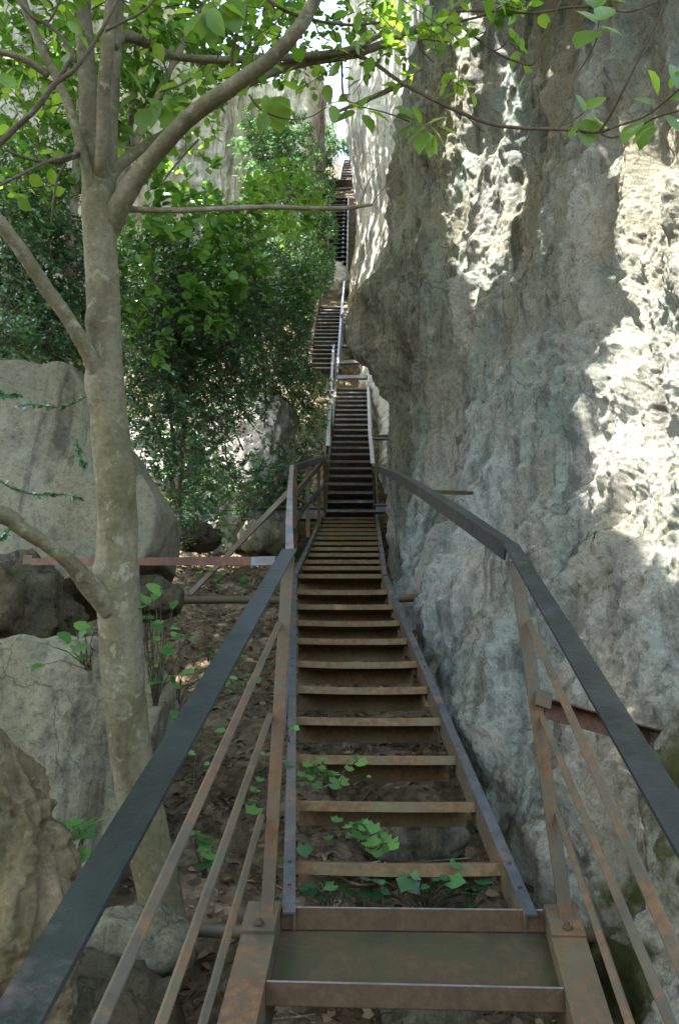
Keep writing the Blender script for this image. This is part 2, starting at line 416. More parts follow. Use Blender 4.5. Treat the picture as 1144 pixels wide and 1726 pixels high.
for py, nodes in ROWS:
    r = []
    xs, Zs = nodes[0]
    for dx, k in ((260, 1.75), (110, 1.45), (35, 1.16)): r.append(U(xs + dx / k, py, Zs * k))
    for x, Z in nodes: r.append(U(x, py, Z))
    (xa, Za), (xb, Zb) = nodes[-2], nodes[-1]
    sl_ = max((1 / Zb - 1 / Za) / (xb - xa), .00012)
    for x in (1330, 1560, 1900):
        r.append(U(x, py, 1 / (1 / Zb + sl_ * .8 * (x - xb))))
    ctrl.append(r)
ctrl = ctrl[::-1]
GW = rock_patch(ctrl, 900, 640, wall_disp, False, [.12, .12, .25, .8, 1.2, 1.4, 1., .3, .2], [.3, .6, .8, 1, 1, 1, 1, .8, .7, .5, .8, .8, .8, 1.2, 1.3, 1.1, .5, .3])
nv_, nu_ = GW.shape[:2]
o = link('cliff', mesh_np('cliff', GW.reshape(-1, 3), grid_faces(nv_, nu_)), M['rock'])
tag(o, 'towering grey limestone cliff on the right of the stairs with sunlit patches', 'cliff', None, 'structure')

def simple_disp(a, f, st=.4):
    def g(p):
        q = p * np.array([1, 1, st])
        d = a * (fbm(q * f + 11, 4) + .6 * ridged(q * f * 2.1 + 2, 3)) + a * .22 * ridged(p * np.array([1, 1, .6]) * f * 7, 3)
        return d - d.mean()
    return g
# pale pillar behind the near cliff
rows = []
for py, xl, Zl, xr, Zr in [(-900, 560, 30, 900, 15), (-300, 586, 28, 820, 15), (100, 594, 26, 800, 14.5), (200, 591, 25, 780, 14.5), (270, 596, 24.5, 770, 14), (340, 606, 24, 760, 13.5),
                           (420, 602, 23, 750, 13), (480, 597, 21.5, 745, 12.6), (560, 588, 19.5, 740, 12.2), (620, 604, 18, 740, 12), (680, 628, 15, 740, 11.6), (760, 634, 12.5, 740, 10.8),
                           (860, 640, 11.5, 740, 10.2), (1000, 650, 10.5, 740, 9.6), (1300, 650, 9.5, 740, 9)]:
    r = [U(xl + 60, py, Zl * 1.5), U(xl + 14, py, Zl * 1.16), U(xl, py, Zl)]
    for t in (.3, .62, 1.): r.append(U(xl + (xr - xl) * t, py, 1 / (1 / Zl + (1 / Zr - 1 / Zl) * t)))
    rows.append(r)
G = rock_patch(rows[::-1], 200, 420, simple_disp(.13, .55))
o = link('cliff', mesh_np('cliff', G.reshape(-1, 3), grid_faces(420, 200)), M['pale_rock'])
tag(o, 'pale grey rock pillar rising behind the near cliff beside the upper stairs', 'cliff', None, 'structure')
# far cliff on the left of the gorge
cols = [(-900, 10, -700), (-500, 12, -600), (-150, 15, -420), (100, 17, -200), (250, 19.5, -60), (330, 20.2, 60), (385, 20.6, 110), (416, 22.2, 140), (462, 22.6, 138), (498, 22.4, 112), (524, 22.8, 114), (534, 24, 120), (542, 29, 122)]
rows = []
for v in (0, .18, .36, .55, .75, 1.):
    r = []
    for x, Z, yt in cols:
        py = 900 + (yt - 900) * v
        xx = x if x < 500 else x + (1 - v) * 12 * (x - 500) / 50
        r.append(U(xx, py, Z * (1 + .12 * v)))
    rows.append(r)
G = rock_patch(rows, 420, 300, simple_disp(.3, .32, .35))
top = G[-1]; back = [top + np.array([0, 2.5, .25]), top + np.array([0, 7, -.6])]
G2 = np.concatenate([G, np.array(back)], 0)
o = link('cliff', mesh_np('cliff', G2.reshape(-1, 3), grid_faces(302, 420)), M['pink_rock'])
tag(o, 'warm pale cliff with ledges far behind the bushes on the left', 'cliff', None, 'structure')
# lit rock at the back of the notch
rows = []
for v in (0, .25, .5, .75, 1.):
    r = []
    for x, yt in ((505, 60), (530, 90), (546, 140), (556, 190), (567, 243), (575, 300)):
        r.append(U(x, 420 + (yt - 420) * v, 44 + 3 * v))
    rows.append(r)
G = rock_patch(rows, 60, 80, simple_disp(.4, .3))
top = G[-1]; G = np.concatenate([G, [top + np.array([0, 5, .5]), top + np.array([0, 14, -4])]], 0)
o = link('cliff', mesh_np('cliff', G.reshape(-1, 3), grid_faces(82, 60)), M['pink_rock'])
tag(o, 'distant sandy rock edge at the back of the notch under the sky gap', 'cliff', None, 'structure')

# ------------------------------------------------------------------ ground
line = [U(690, 1990, 1.5), U(690, 1660, 1.92), U(690, 1545, 2.19), U(570, 965, 6.0), U(588, 868, 9.65), U(593, 650, 15.8), U(556, 606, 17.2), U(558, 513, 22), U(568, 465, 25), U(572, 330, 33), U(582, 308, 36), U(585, 265, 45)]
line = np.array(line)
LY = np.concatenate([[-6], line[:, 1], [52, 70]]); LZ = np.concatenate([[line[0, 2] - .30 * (line[0, 1] + 6)], line[:, 2], [line[-1, 2] + .5, line[-1, 2] - 8]])
LX = np.concatenate([[.18], line[:, 0], [line[-1, 0]] * 2])
OFF = np.interp(LY, [0, 2, 3, 4.5, 6, 9, 14, 30], [.62, .50, .36, .28, .36, .5, .6, .5])
def ground_z(x, y):
    c = np.interp(y, LY, LX); z = np.interp(y, LY, LZ - OFF); d = x - c
    left = np.clip(-d - 1.0, 0, None)
    z = z + np.clip(y - 4, 0, 6) / 6 * .16 * left + .05 * left
    z = z + .25 * np.clip(d - .8, 0, 2)
    return z
def gz_noise(p):
    return .07 * fbm(p * 1.4, 4) + .05 * np.clip(ridged(p * 2.6 + 4, 2), -1, 2) * .6 + .016 * fbm(p * 11, 3)
gx = np.concatenate([np.linspace(-16, -3.2, 70), np.linspace(-3.15, 2.2, 230), np.linspace(2.3, 9, 30)])
gy = np.concatenate([np.linspace(-5, 1, 40), np.linspace(1.03, 9, 300), np.linspace(9.1, 60, 200)])
X, Y = np.meshgrid(gx, gy); Z = ground_z(X, Y)
P3 = np.stack([X, Y, Z], 2).reshape(-1, 3); P3[:, 2] += gz_noise(P3 * np.array([1, 1, 0]))
o = link('ground', mesh_np('ground', P3, grid_faces(len(gy), len(gx))), M['soil'])
tag(o, 'brown leaf littered earth slope beneath the stairs', 'ground', None, 'structure')

# ------------------------------------------------------------------ staircases
z3 = np.array([0, 0, 1.])
def flight(label, L0, R0, L1, R1, n, mat_tread, first=0., last=1., depth=.235, lip=.033, tilt=-.09, sag=0, web=.075, fl=.036, group='stair flights climbing the gorge', extra=None):
    L0, R0, L1, R1 = (np.asarray(v, float) for v in (L0, R0, L1, R1))
    root = empty('stair_flight', (L0 + R0) / 2, label, 'staircase', group)
    for A, B, sgn in ((L0, L1, -1), (R0, R1, 1)):
        mb = MB(); sweep(mb, [A - z3 * .0006, B - z3 * .0006], lweb(fl * .8, web, .006, sgn)); ob = mb.build('stringer', M['rust_post'], root)
        mb = MB(); sweep(mb, [A, B], rect(fl, .006, .001, ox=sgn * fl / 2, oy=.003)); mb.build('flange', M['stringer'], ob)
        for t in ((.03, .06, .5, .53, .94, .97) if n == 10 and sag else ()):
            nb = MB(); c = A + (B - A) * t + np.array([sgn * (fl / 2), 0, .0075]); sweep(nb, [c, c + np.array([0, 0, .004])], circ(.0055, 6), up=(0, 1, 0)); nb.build('bolt', M['rust_bar'], ob)
    for k in range(n):
        t = first + (last - first) * k / max(n - 1, 1)
        a = L0 + (L1 - L0) * t; b = R0 + (R1 - R0) * t
        ax = nrm(b - a); fw = nrm(np.cross(np.array([0, 0, 1.]), ax)); up = np.cross(ax, fw)
        if fw[1] < 0: fw = -fw
        fwd = nrm(fw + np.array([0, 0, tilt + random.uniform(-.012, .012)])); upv = nrm(np.cross(ax, fwd))
        dep = depth * random.uniform(.96, 1.02); th = .005
        prof = [(0, -lip), (th, -lip), (th, -th), (dep - th, -th), (dep - th, -lip * 2.3), (dep, -lip * 2.3), (dep, 0), (.002, 0), (0, -.002)]
        sg = sag * random.uniform(.3, 1.3); dz = random.uniform(-.004, .004); m = 9 if sag else 2
        V = []; K = len(prof)
        for i in range(m):
            s_ = i / (m - 1); base = a + (b - a) * s_ + np.array([0, 0, -.012 + dz - sg * 4 * s_ * (1 - s_)]) + ax * (.001 if i == 0 else -.001 if i == m - 1 else 0)
            for (q, h) in prof: V.append(base + fwd * q + upv * h)
        fs = []
        for i in range(m - 1):
            for j in range(K): p_ = i * K + j; q_ = i * K + (j + 1) % K; fs.append((p_, p_ + K, q_ + K, q_))
        fs.append(tuple(range(K))); fs.append(tuple((m - 1) * K + j for j in reversed(range(K))))
        mb = MB(); mb.add(V, fs); mb.build('tread', mat_tread, root)
    return root
# flight under the camera, with the tray shaped step
tl0, tr0 = U(448, 1655, 1.92), U(950, 1667, 1.92); tl1, tr1 = U(474, 1530, 2.19), U(916, 1535, 2.19)
dL = tl1 - tl0; dR = tr1 - tr0
root = empty('stair_flight', (tl0 + tr0) / 2, 'lowest stair flight with wide rusty tray step nearest the viewer', 'staircase', 'stair flights climbing the gorge')
for A, D, sgn in ((tl0, dL, -1), (tr0, dR, 1)):
    p0 = A - D * 2.6; p1 = A + D * 1.04
    mb = MB(); sweep(mb, [p0, p1], cprof(.085, .15, .008, sgn)); mb.build('stringer', M['rust_post'], root)
ax = nrm(tr0 - tl0)
def bar_part(name, a, b, w, h, mat, up=(0, 0, 1), par=None, c=.0015):
    mb = MB(); sweep(mb, [a, b], rect(w, h, c), up); return mb.build(name, mat, par)
e = ax * .0012
bar_part('front_lip', tl0 + e - z3 * .024, tr0 - e - z3 * .024, .006, .048, M['rust_bar'], par=root)
bar_part('tread', tl1 + e - z3 * .026 , tr1 - e - z3 * .026, .006, .052, M['rust_bar'], par=root)
pr = MB(); q0l, q0r = tl0 + e + nrm(dL) * .004 - z3 * .046, tr0 - e + nrm(dL) * .004 - z3 * .046
q1l, q1r = tl1 + e - nrm(dL) * .004 - z3 * .053, tr1 - e - nrm(dL) * .004 - z3 * .053
th = np.array([0, 0, -.006])
pr.add([q0l, q0r, q1r, q1l, q0l + th, q0r + th, q1r + th, q1l + th], [(0, 1, 2, 3), (7, 6, 5, 4), (0, 4, 5, 1), (1, 5, 6, 2), (2, 6, 7, 3), (3, 7, 4, 0)])
pr.build('tray_plate', M['tray'], root)
bar_part('riser_plate', tl1 + e - z3 * .068 + nrm(dL) * .012, tr1 - e - z3 * .068 + nrm(dL) * .012, .005, .034, M['tray'], par=root)
bar_part('worn_edge', tl0 + e + z3 * .0018, tr0 - e + z3 * .0018, .006, .0034, M['steel'], par=root)
bar_part('worn_edge', tl1 + e + z3 * .0018, tr1 - e + z3 * .0018, .006, .0034, M['steel'], par=root)
l2, r2 = tl0 - dL * 1.02, tr0 - dR * 1.02
bar_part('tread', l2 + e - z3 * .026, r2 - e - z3 * .026, .006, .05, M['rust_bar'], par=root)

def LR(pl, pr_, Z): return U(pl[0], pl[1], Z), U(pr_[0], pr_[1], Z)
def at_w(C, A, Z): return C + A / Z
b0l, b0r = U(498, 1541, 2.165), U(884, 1545, 2.165)
b1l, b1r = U(500, 972, 5.85), U(645, 972, 5.85)
# treads sit at Z = 2.43 + .345 k ; fraction along the flight in 3-D is linear in Z
f0 = (2.43 - 2.165) / (5.85 - 2.165); f1 = (2.43 + .345 * 9 - 2.165) / (5.85 - 2.165)
flight('long lower stair flight with rust edged treads leading up from the tray step', b0l, b0r, b1l, b1r, 10, M['rust_tread'], f0, f1, sag=.006, fl=.034)
c1l, c1r = U(546, 868, 9.6), U(632, 868, 9.6)
b1l2, b1r2 = b1l + (c1l - b1l) * .012, b1r + (c1r - b1r) * .012
flight('short bending stair flight with closely spaced yellowish treads before the dark straight flight', b1l2, b1r2, c1l, c1r, 12, M['rust_tread'], .03, .97, fl=.034)
d1l, d1r = U(568, 651, 15.8), U(619, 651, 15.8)
c1l2, c1r2 = c1l + (d1l - c1l) * .01, c1r + (d1r - c1r) * .01
flight('dark straight stair flight with thin bright tread edges below the rock overhang', c1l2, c1r2, d1l, d1r, 21, M['steel'], .02, .985, fl=.045)
e0l, e0r = U(520, 622, 17.2), U(572, 622, 17.2); e1l, e1r = U(538, 514, 22), U(576, 514, 22)
flight('upper dark stair flight standing beside the leafy bushes', e0l, e0r, e1l, e1r, 17, M['steel'], .03, .985, fl=.05)
g0l, g0r = U(552, 470, 25.5), U(583, 470, 25.5); g1l, g1r = U(557, 330, 33), U(586, 330, 33)
flight('steep shadowed stair flight deep in the crevice', g0l, g0r, g1l, g1r, 20, M['steel'], .02, .98, fl=.05)
h0l, h0r = U(572, 309, 35), U(594, 309, 35); h1l, h1r = U(577, 268, 42), U(594, 268, 42)
flight('topmost tiny stair flight with a bright rail under the sky gap', h0l, h0r, h1l, h1r, 10, M['steel'], .02, .98, fl=.05)
# platform under the topmost flight
root = empty('landing_platform', U(572, 316, 34), 'small grey landing platform under the topmost stair flight in the crevice', 'platform')
bar_part('deck', U(551, 313, 34.2), U(592, 311, 34.2), .7, .05, M['steel'], par=root)
bar_part('edge_beam', U(551, 320, 33.9), U(592, 317, 33.9), .06, .09, M['steel'], par=root)

# ------------------------------------------------------------------ hand rails
def poly(*pts): return [U(*p) for p in pts]
def lrail(path, w, leg, mat, par, side=1, name='top_rail', up=(0, 0, 1)):
    mb = MB(); sweep(mb, path, lprof(w, .006, leg, side) if leg else rect(w, .007, .0018), up)
    return mb.build(name, mat, par)
def post_set(top, bot, w, par, plate_dir, side):
    p = MB(); sweep(p, [bot, top], rect(w, .012, .0015), up=(0, -1, 0)); po = p.build('post', M['rust_post'], par)
    return po
def ext(a, b, k): a, b = np.array(a), np.array(b); return a + (b - a) * k
# left, near
tL, bL = U(486, 938, 2.37), U(449, 1562, 2.135)
rt = empty('handrail', bL, 'wide grey green steel handrail with three thin bars on the near left', 'handrail', 'handrails along the stairs')
lrail(poly((488, 928, 2.36), (-71, 1900, .533), (-300, 2290, .41)), .041, .022, M['rail'], rt, 1)
for a, b in (((470, 1052, 2.31), (89, 1900, .752)), ((455, 1206, 2.26), (210, 1900, 1.01)), ((440, 1376, 2.2), (293, 1900, 1.29))):
    mb = MB(); sweep(mb, poly(a, b), rect(.016, .016, .002), up=(.5, 0, 1)); mb.build('rail', M['rust_post'], rt)
po = post_set(tL, bL, .034, rt, dL, -1)
def base(A, D, sgn, c, par):
    d = nrm(D); mb = MB(); ce = c + z3 * 0
    sweep(mb, [ce - d * .06, ce + d * .06], rect(.085, .008, .0015)); bp = mb.build('base_plate', M['rust_post'], par)
    mb = MB(); bc = ce - d * .038 + z3 * .0045; sweep(mb, [bc, bc + z3 * .009], circ(.012, 6), up=(0, 1, 0)); sweep(mb, [bc + z3 * .009, bc + z3 * .016], circ(.006, 10), up=(0, 1, 0))
    mb.build('bolt', M['rust_bar'], par)
cL = tl0 + dL * .78 + np.array([-.0445, 0, .0125]); cR = tr0 + dR * .78 + np.array([.0445, 0, .0125])
base(tl0, dL, -1, cL, po)
# right, near
tR, bR = U(868, 946, 2.37), U(957, 1572, 2.135)
rt = empty('handrail', bR, 'wide dark grey steel handrail with three thin bars on the near right beside the cliff', 'handrail', 'handrails along the stairs')
lrail(poly((861, 920, 2.365), (1142, 1390, .9), (1330, 1700, .634), (1560, 2080, .47)), .041, .026, M['rail'], rt, -1)
for a, b in (((892, 1050, 2.31), (1220, 1792, .80)), ((914, 1210, 2.26), (1157, 1790, 1.12)), ((940, 1371, 2.2), (1086, 1800, 1.40))):
    mb = MB(); sweep(mb, poly(a, b), rect(.016, .016, .002), up=(-.5, 0, 1)); mb.build('rail', M['rust_post'], rt)
po = post_set(tR, bR, .036, rt, dR, 1); base(tr0, dR, 1, cR, po)
# right rail running on along the cliff
rt = empty('handrail', U(640, 800, 6.2), 'dark bent steel handrail bar running along the foot of the cliff to the straight flight', 'handrail', 'handrails along the stairs')
lrail(poly((863, 922, 2.37), (780, 864, 2.75), (705, 817, 3.7), (668, 797, 5.0), (641, 787, 6.6), (631, 790, 7.6)), .042, .04, M['rail'], rt, -1)
# left rail beside the lower flight
rt = empty('handrail', U(498, 920, 2.6), 'narrow blue grey handrail with brown end post beside the lower flight', 'handrail', 'handrails along the stairs')
lrail(poly((488, 930, 2.375), (487, 880, 2.9), (489, 820, 4.1), (492, 785, 5.35)), .024, .012, M['steel'], rt, 1)
mb = MB(); sweep(mb, poly((497, 925, 5.6), (497, 788, 5.4)), rect(.03, .012, .0015), up=(0, -1, 0)); mb.build('post', M['rust_post'], rt)
# bend railing with three posts
rt = empty('handrail', U(520, 900, 7), 'dark railing with three brown posts on the left of the bending flight', 'handrail', 'handrails along the stairs')
lrail(poly((492, 786, 5.4), (520, 777, 7.2), (551, 768, 9.3)), .045, .04, M['rail'], rt, 1)
for x, yt, yb, Zt, Zb in ((519, 776, 905, 7.1, 7.15), (537, 772, 888, 8.4, 8.5), (547, 769, 867, 9.2, 9.4)):
    mb = MB(); sweep(mb, poly((x, yb, Zb), (x, yt, Zt)), rect(.034, .012, .0015), up=(0, -1, 0)); mb.build('post', M['rust_post'], rt)
mb = MB(); sweep(mb, poly((494, 894, 5.5), (508, 862, 6.5), (549, 815, 9.3)), rect(.03, .02, .002)); mb.build('rail', M['rail'], rt)
mb = MB(); sweep(mb, poly((497, 833, 5.5), (551, 770, 9.3)), rect(.02, .045, .002)); mb.build('rail', M['rust_post'], rt)
# straight flight rails
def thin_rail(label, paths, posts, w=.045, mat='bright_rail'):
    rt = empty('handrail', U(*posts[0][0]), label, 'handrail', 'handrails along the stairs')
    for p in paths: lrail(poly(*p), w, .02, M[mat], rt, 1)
    for a, b in posts:
        mb = MB(); sweep(mb, poly(a, b), rect(.035, .014, .0015), up=(0, -1, 0)); mb.build('post', M['rust_post'], rt)
    return rt
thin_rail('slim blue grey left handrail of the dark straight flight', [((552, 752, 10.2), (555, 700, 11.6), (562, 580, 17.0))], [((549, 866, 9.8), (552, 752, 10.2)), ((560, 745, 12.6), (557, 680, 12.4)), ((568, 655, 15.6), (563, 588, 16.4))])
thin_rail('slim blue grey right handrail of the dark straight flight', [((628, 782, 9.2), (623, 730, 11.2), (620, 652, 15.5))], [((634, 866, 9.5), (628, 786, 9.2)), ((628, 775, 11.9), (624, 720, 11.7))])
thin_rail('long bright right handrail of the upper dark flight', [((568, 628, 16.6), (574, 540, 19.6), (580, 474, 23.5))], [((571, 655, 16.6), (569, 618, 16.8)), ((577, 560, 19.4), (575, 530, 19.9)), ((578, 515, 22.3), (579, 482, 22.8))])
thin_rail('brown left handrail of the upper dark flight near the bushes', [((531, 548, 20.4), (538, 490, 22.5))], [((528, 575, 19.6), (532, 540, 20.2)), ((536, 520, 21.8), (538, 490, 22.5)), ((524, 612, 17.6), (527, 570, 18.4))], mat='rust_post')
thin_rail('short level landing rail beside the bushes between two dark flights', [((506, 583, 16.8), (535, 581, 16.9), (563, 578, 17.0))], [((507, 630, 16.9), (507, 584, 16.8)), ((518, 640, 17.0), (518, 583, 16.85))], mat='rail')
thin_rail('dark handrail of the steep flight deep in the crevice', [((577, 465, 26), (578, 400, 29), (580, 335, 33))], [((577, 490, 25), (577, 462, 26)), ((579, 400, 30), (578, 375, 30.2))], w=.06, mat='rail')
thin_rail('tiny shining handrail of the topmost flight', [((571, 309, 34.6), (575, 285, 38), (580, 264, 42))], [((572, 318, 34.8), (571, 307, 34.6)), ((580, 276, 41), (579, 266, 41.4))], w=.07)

# ------------------------------------------------------------------ beams, ties, struts
def beam(name, label, cat, a, b, w, h, mat, extra=None, up=(0, 0, 1), group=None):
    mb = MB(); sweep(mb, [U(*a), U(*b)], rect(w, h, .002), up); o = mb.build(name, M[mat], None); tag(o, label, cat, group); return o
def ibeam(label, a, b, w, h, group=None):
    A, B = U(*a), U(*b); mb = MB(); x, t = w / 2, .012
    sweep(mb, [A, B], [(-x, -h), (x, -h), (x, -h + t), (.006, -h + t), (.006, -t), (x, -t), (x, 0), (-x, 0), (-x, -t), (-.006, -t), (-.006, -h + t), (-x, -h + t)])
    o = mb.build('cross_beam', M['steel']); tag(o, label, 'beam', group); return o
ibeam('grey steel cross beam from the left bank to the foot of the dark straight flight', (405, 858, 9.55), (547, 857, 9.55), .13, .14)
ibeam('short grey beam stub between the foot of the straight flight and the cliff', (634, 851, 9.4), (664, 851, 9.2), .10, .09)
ibeam('small grey beam stub level with the middle of the straight flight', (629, 734, 11.4), (660, 734, 11.2), .09, .06)
beam('cross_beam', 'pale grey beam above the top of the straight flight, lowest of three', 'beam', (570, 637, 16.4), (618, 636, 16.2), .1, .07, 'steel')
beam('cross_beam', 'pale grey beam above the top of the straight flight, middle of three', 'beam', (573, 612, 17.4), (610, 610, 17.2), .1, .07, 'steel')
beam('cross_beam', 'pale grey beam above the top of the straight flight, uppermost of three', 'beam', (575, 584, 18.4), (604, 583, 18.2), .1, .05, 'steel')
rt = empty('tie_bar', U(460, 943, 2.42), 'rusty horizontal tie bar with a grey end fixed to the beige boulder', 'tie bar')
mb = MB(); A, B = U(60, 944, 3.1), U(430, 942, 2.47); sweep(mb, [A, B], lprof(.03, .004, .022, 1)); mb.build('bar', M['rust_red'], rt)
mb = MB(); A, B = B, U(470, 941, 2.40); sweep(mb, [A, B], lprof(.03, .004, .022, 1)); mb.build('end_piece', M['stringer'], rt)
mb = MB(); a = U(48, 944, 3.13); sweep(mb, [a - z3 * .018, a + z3 * .018], rect(.035, .012, .002), up=(0, 1, 0)); mb.build('wall_plate', M['rust_post'], rt)
rt = empty('tie_bar', U(908, 1172, 2.26), 'rusty tie bar sloping from the right post into the cliff', 'tie bar')
mb = MB(); A, B = U(926, 1182, 2.27), U(1180, 1256, 2.62); sweep(mb, [A, B], lprof(.04, .005, .045, -1)); mb.build('bar', M['rust_red'], rt)
mb = MB(); sweep(mb, [U(904, 1174, 2.25), U(928, 1182, 2.262)], rect(.007, .045, .001)); mb.build('end_piece', M['rust_post'], rt)
beam('strut', 'slanting brown flat strut from the leaf litter up to the end post', 'strut', (322, 1000, 5.9), (490, 826, 5.45), .012, .045, 'rust_post')
beam('strut', 'short rusty strut from the bent handrail into the cliff face', 'strut', (724, 829, 3.5), (795, 831, 4.6), .014, .018, 'rust_bar')
mb = MB(); sweep(mb, catmull([U(282, 1012, 5.55), U(400, 1011, 5.5), U(488, 1012, 5.45)], 6), circ(.026, 10)); o = mb.build('support_pipe', M['rust_post'], None, True)
tag(o, 'long brown support pipe lying on the left bank beside the lower flight', 'pipe')
mb = MB(); sweep(mb, [U(664, 1009, 5.3), U(712, 1007, 5.3)], circ(.026, 10)); o = mb.build('support_pipe', M['rust_post'], None, True)
tag(o, 'short brown pipe stub between the lower flight and the cliff foot', 'pipe')
mb = MB(); sweep(mb, [U(320, 1567, 2.42), U(700, 1583, 2.36), U(1072, 1574, 2.30)], circ(.019, 12)); o = mb.build('support_pipe', M['rust_post'], None, True)
tag(o, 'grey brown support pipe crossing under the tray step into the near cliff', 'pipe')
mb = MB(); sweep(mb, catmull([U(490, 1008, 3.6), U(487, 1100, 2.9), U(483, 1180, 2.55), U(477, 1250, 2.36), U(474, 1262, 2.33)], 6), circ(.0035, 8)); o = mb.build('cable', M['stringer'], None, True)
tag(o, 'thin bluish cable hanging along the left post', 'cable')
# ------------------------------------------------------------------ boulders
import bmesh
_ico = {}
def ico(n):
    if n not in _ico:
        bm = bmesh.new(); bmesh.ops.create_icosphere(bm, subdivisions=n, radius=1)
        _ico[n] = (np.array([v.co[:] for v in bm.verts]), np.array([[v.index for v in f.verts] for f in bm.faces])); bm.free()
    return _ico[n]
def lump(name, label, cat, c, rad, mat, cuts=(), amp=.12, f=1.0, sub=5, e=2.6, seed=0, st=.8, group=None, fine=1.0, rz=0):
    D, Fc = ico(sub); k = (np.abs(D) ** e).sum(1) ** (-1 / e); P = D * k[:, None]
    for n, d in cuts:
        n = nrm(n); ex = np.clip(P @ n - d, 0, None); P = P - n * (ex * .93)[:, None]
    P = P * np.array(rad)
    if rz: cz, sz = math.cos(rz), math.sin(rz); P = np.stack([P[:, 0] * cz - P[:, 1] * sz, P[:, 0] * sz + P[:, 1] * cz, P[:, 2]], 1)
    N = nrm_rows(P / np.array(rad) ** 2); C = np.asarray(c, float); W = (P + C) * np.array([1, 1, st]) / np.mean(rad) * f + seed
    m = np.mean(rad)
    d = m * amp * (fbm(W * 1.3, 4) + .5 * ridged(W * 2.2, 3) + .12 * fine * ridged(W * 9, 3)) 
    P = P + N * d[:, None]
    o = bpy.data.objects.new(name, mesh_np(name, P, Fc)); COL.objects.link(o); o.location = C; o.data.materials.append(mat)
    return tag(o, label, cat, group)
def nrm_rows(a): return a / (np.linalg.norm(a, axis=1)[:, None] + 1e-9)
lump('boulder', 'huge smooth beige boulder behind the tree trunk at the left edge', 'boulder', U(62, 885, 4.15), (.66, .62, .76), M['boulder'], [((.80, 0, .62), .80), ((.2, -1, .15), .62), ((.3, 0, -1), .55)], .05, .9, 6, 2.7, 3, fine=1.6)
lump('boulder', 'lower beige boulder with a flat dark topped edge left of the trunk base', 'boulder', U(95, 1290, 3.1), (.44, .42, .47), M['boulder'], [((0, 0, 1), .9), ((.1, -1, .1), .6), ((.9, 0, -.3), .75)], .07, 1.1, 6, 3.0, 9, fine=1.6)
lump('rock', 'dark cleft rock between the two beige boulders at the left edge', 'rock', U(-10, 1050, 3.5), (.3, .35, .22), M['dark_rock'], (), .2, 1.2, 5, 2.4, 5)
def old_trunk():
    p = [U(-150, 1050, 2.1), U(-85, 1220, 2.05), U(-30, 1370, 2.0), U(5, 1500, 1.97), U(5, 1620, 1.95), U(-5, 1760, 1.95), U(-10, 2000, 1.95)]
    v, q, c = tube_mesh(p, [.09, .105, .12, .15, .145, .15, .19], 150, 44, .05, 8.)
    N = nrm_rows(np.cross(v[:, [1, 0, 2]] * 0 + np.array([0, 0, 1.]), v - np.array(p[3]))); ctr = v - v  # ridged, deeply furrowed bark
    an = np.arctan2(v[:, 1] - p[3][1], v[:, 0] - p[3][0]); w_ = np.stack([v[:, 0] * 15, v[:, 1] * 15, v[:, 2] * 1.5], 1)
    f1, f2 = worley(np.stack([v[:, 0] * 17, v[:, 1] * 17, v[:, 2] * 6], 1) + .5 * np.stack([perlin(w_), perlin(w_ + 20), perlin(w_ + 40)], 1))
    rad = nrm_rows((v - np.array(p[3])) * np.array([1, 1, .08])); v = v + rad * (.026 * ridged(w_, 4) + .02 * np.clip(f2 - f1, 0, .5) + .010 * ridged(w_ * np.array([2.2, 2.2, 5.]) + 7, 3) + .025 * fbm(v * 4, 3) - .02)[:, None]
    root = empty('old_tree', U(0, 1700, 1.95), 'furrowed brown bark of an old leaning trunk base in the lower left corner', 'tree trunk')
    link('trunk', mesh_np('trunk', v, [q, c]), M['bark_old'], root)
old_trunk()
for i, (px, py, Z, r, lab) in enumerate([
    (215, 1600, 2.35, .13, 'pale knobbly stone beside the tree roots behind the left handrail'),
    (150, 1720, 2.1, .16, 'brown stone at the bottom edge under the left handrail'),
    (470, 1725, 2.5, .10, 'dark stone under the left stringer of the tray step'),
    (620, 1735, 2.5, .13, 'dark stone below the middle of the tray step'),
    (720, 1730, 2.4, .12, 'greyish stone below the right half of the tray step'),
    (330, 905, 7.6, .16, 'grey stone in the leaf litter behind the rusty tie bar'),
    (455, 905, 9.2, .24, 'mossy stone below the grey cross beam'),
    (700, 1410, 3.15, .14, 'light grey stone seen between the lower treads'),
    (250, 1010, 3.9, .12, 'small dark stone wedged at the foot of the huge boulder')]):
    lump('stone', lab, 'stone', U(px, py, Z), (r * 1.3, r, r * .7), M['dark_rock'] if i in (1, 2, 3, 5, 8) else M['boulder'], (), .2, 1.3, 4, 2.3, i * 5.)
lump('rock', 'pale rounded rock outcrop showing through the bushes', 'rock', U(425, 760, 10.0), (.46, .5, .80), M['pink_rock'], [((-.3, -1, .2), .6)], .17, 1.2, 6, 2.4, 40)
lump('rock', 'slanting pale rock rib below the bushes left of the cross beam', 'rock', U(350, 860, 9.6), (.36, .45, .62), M['pink_rock'], [((.5, -1, .2), .6)], .22, 1.5, 6, 2.3, 52)
lump('rock', 'shaded pale rock wall among the branches behind the trunk', 'rock', U(270, 800, 9.6), (.5, .5, .6), M['pink_rock'], (), .22, 1.5, 5, 2.3, 63)
lump('rock', 'tawny rock face between the top of the upper flight and the crevice', 'rock', U(560, 480, 24.6), (.42, .6, .55), M['pink_rock'], (), .2, 1.2, 5, 2.3, 71)
mb = MB(); a = U(538, 705, 12.9); b = U(538, 790, 12.9); sweep(mb, [b, a], rect(.26, .25, .01), up=(0, -1, 0)); o = mb.build('pier', M['concrete']); tag(o, 'small brown masonry pier left of the dark straight flight', 'pier')

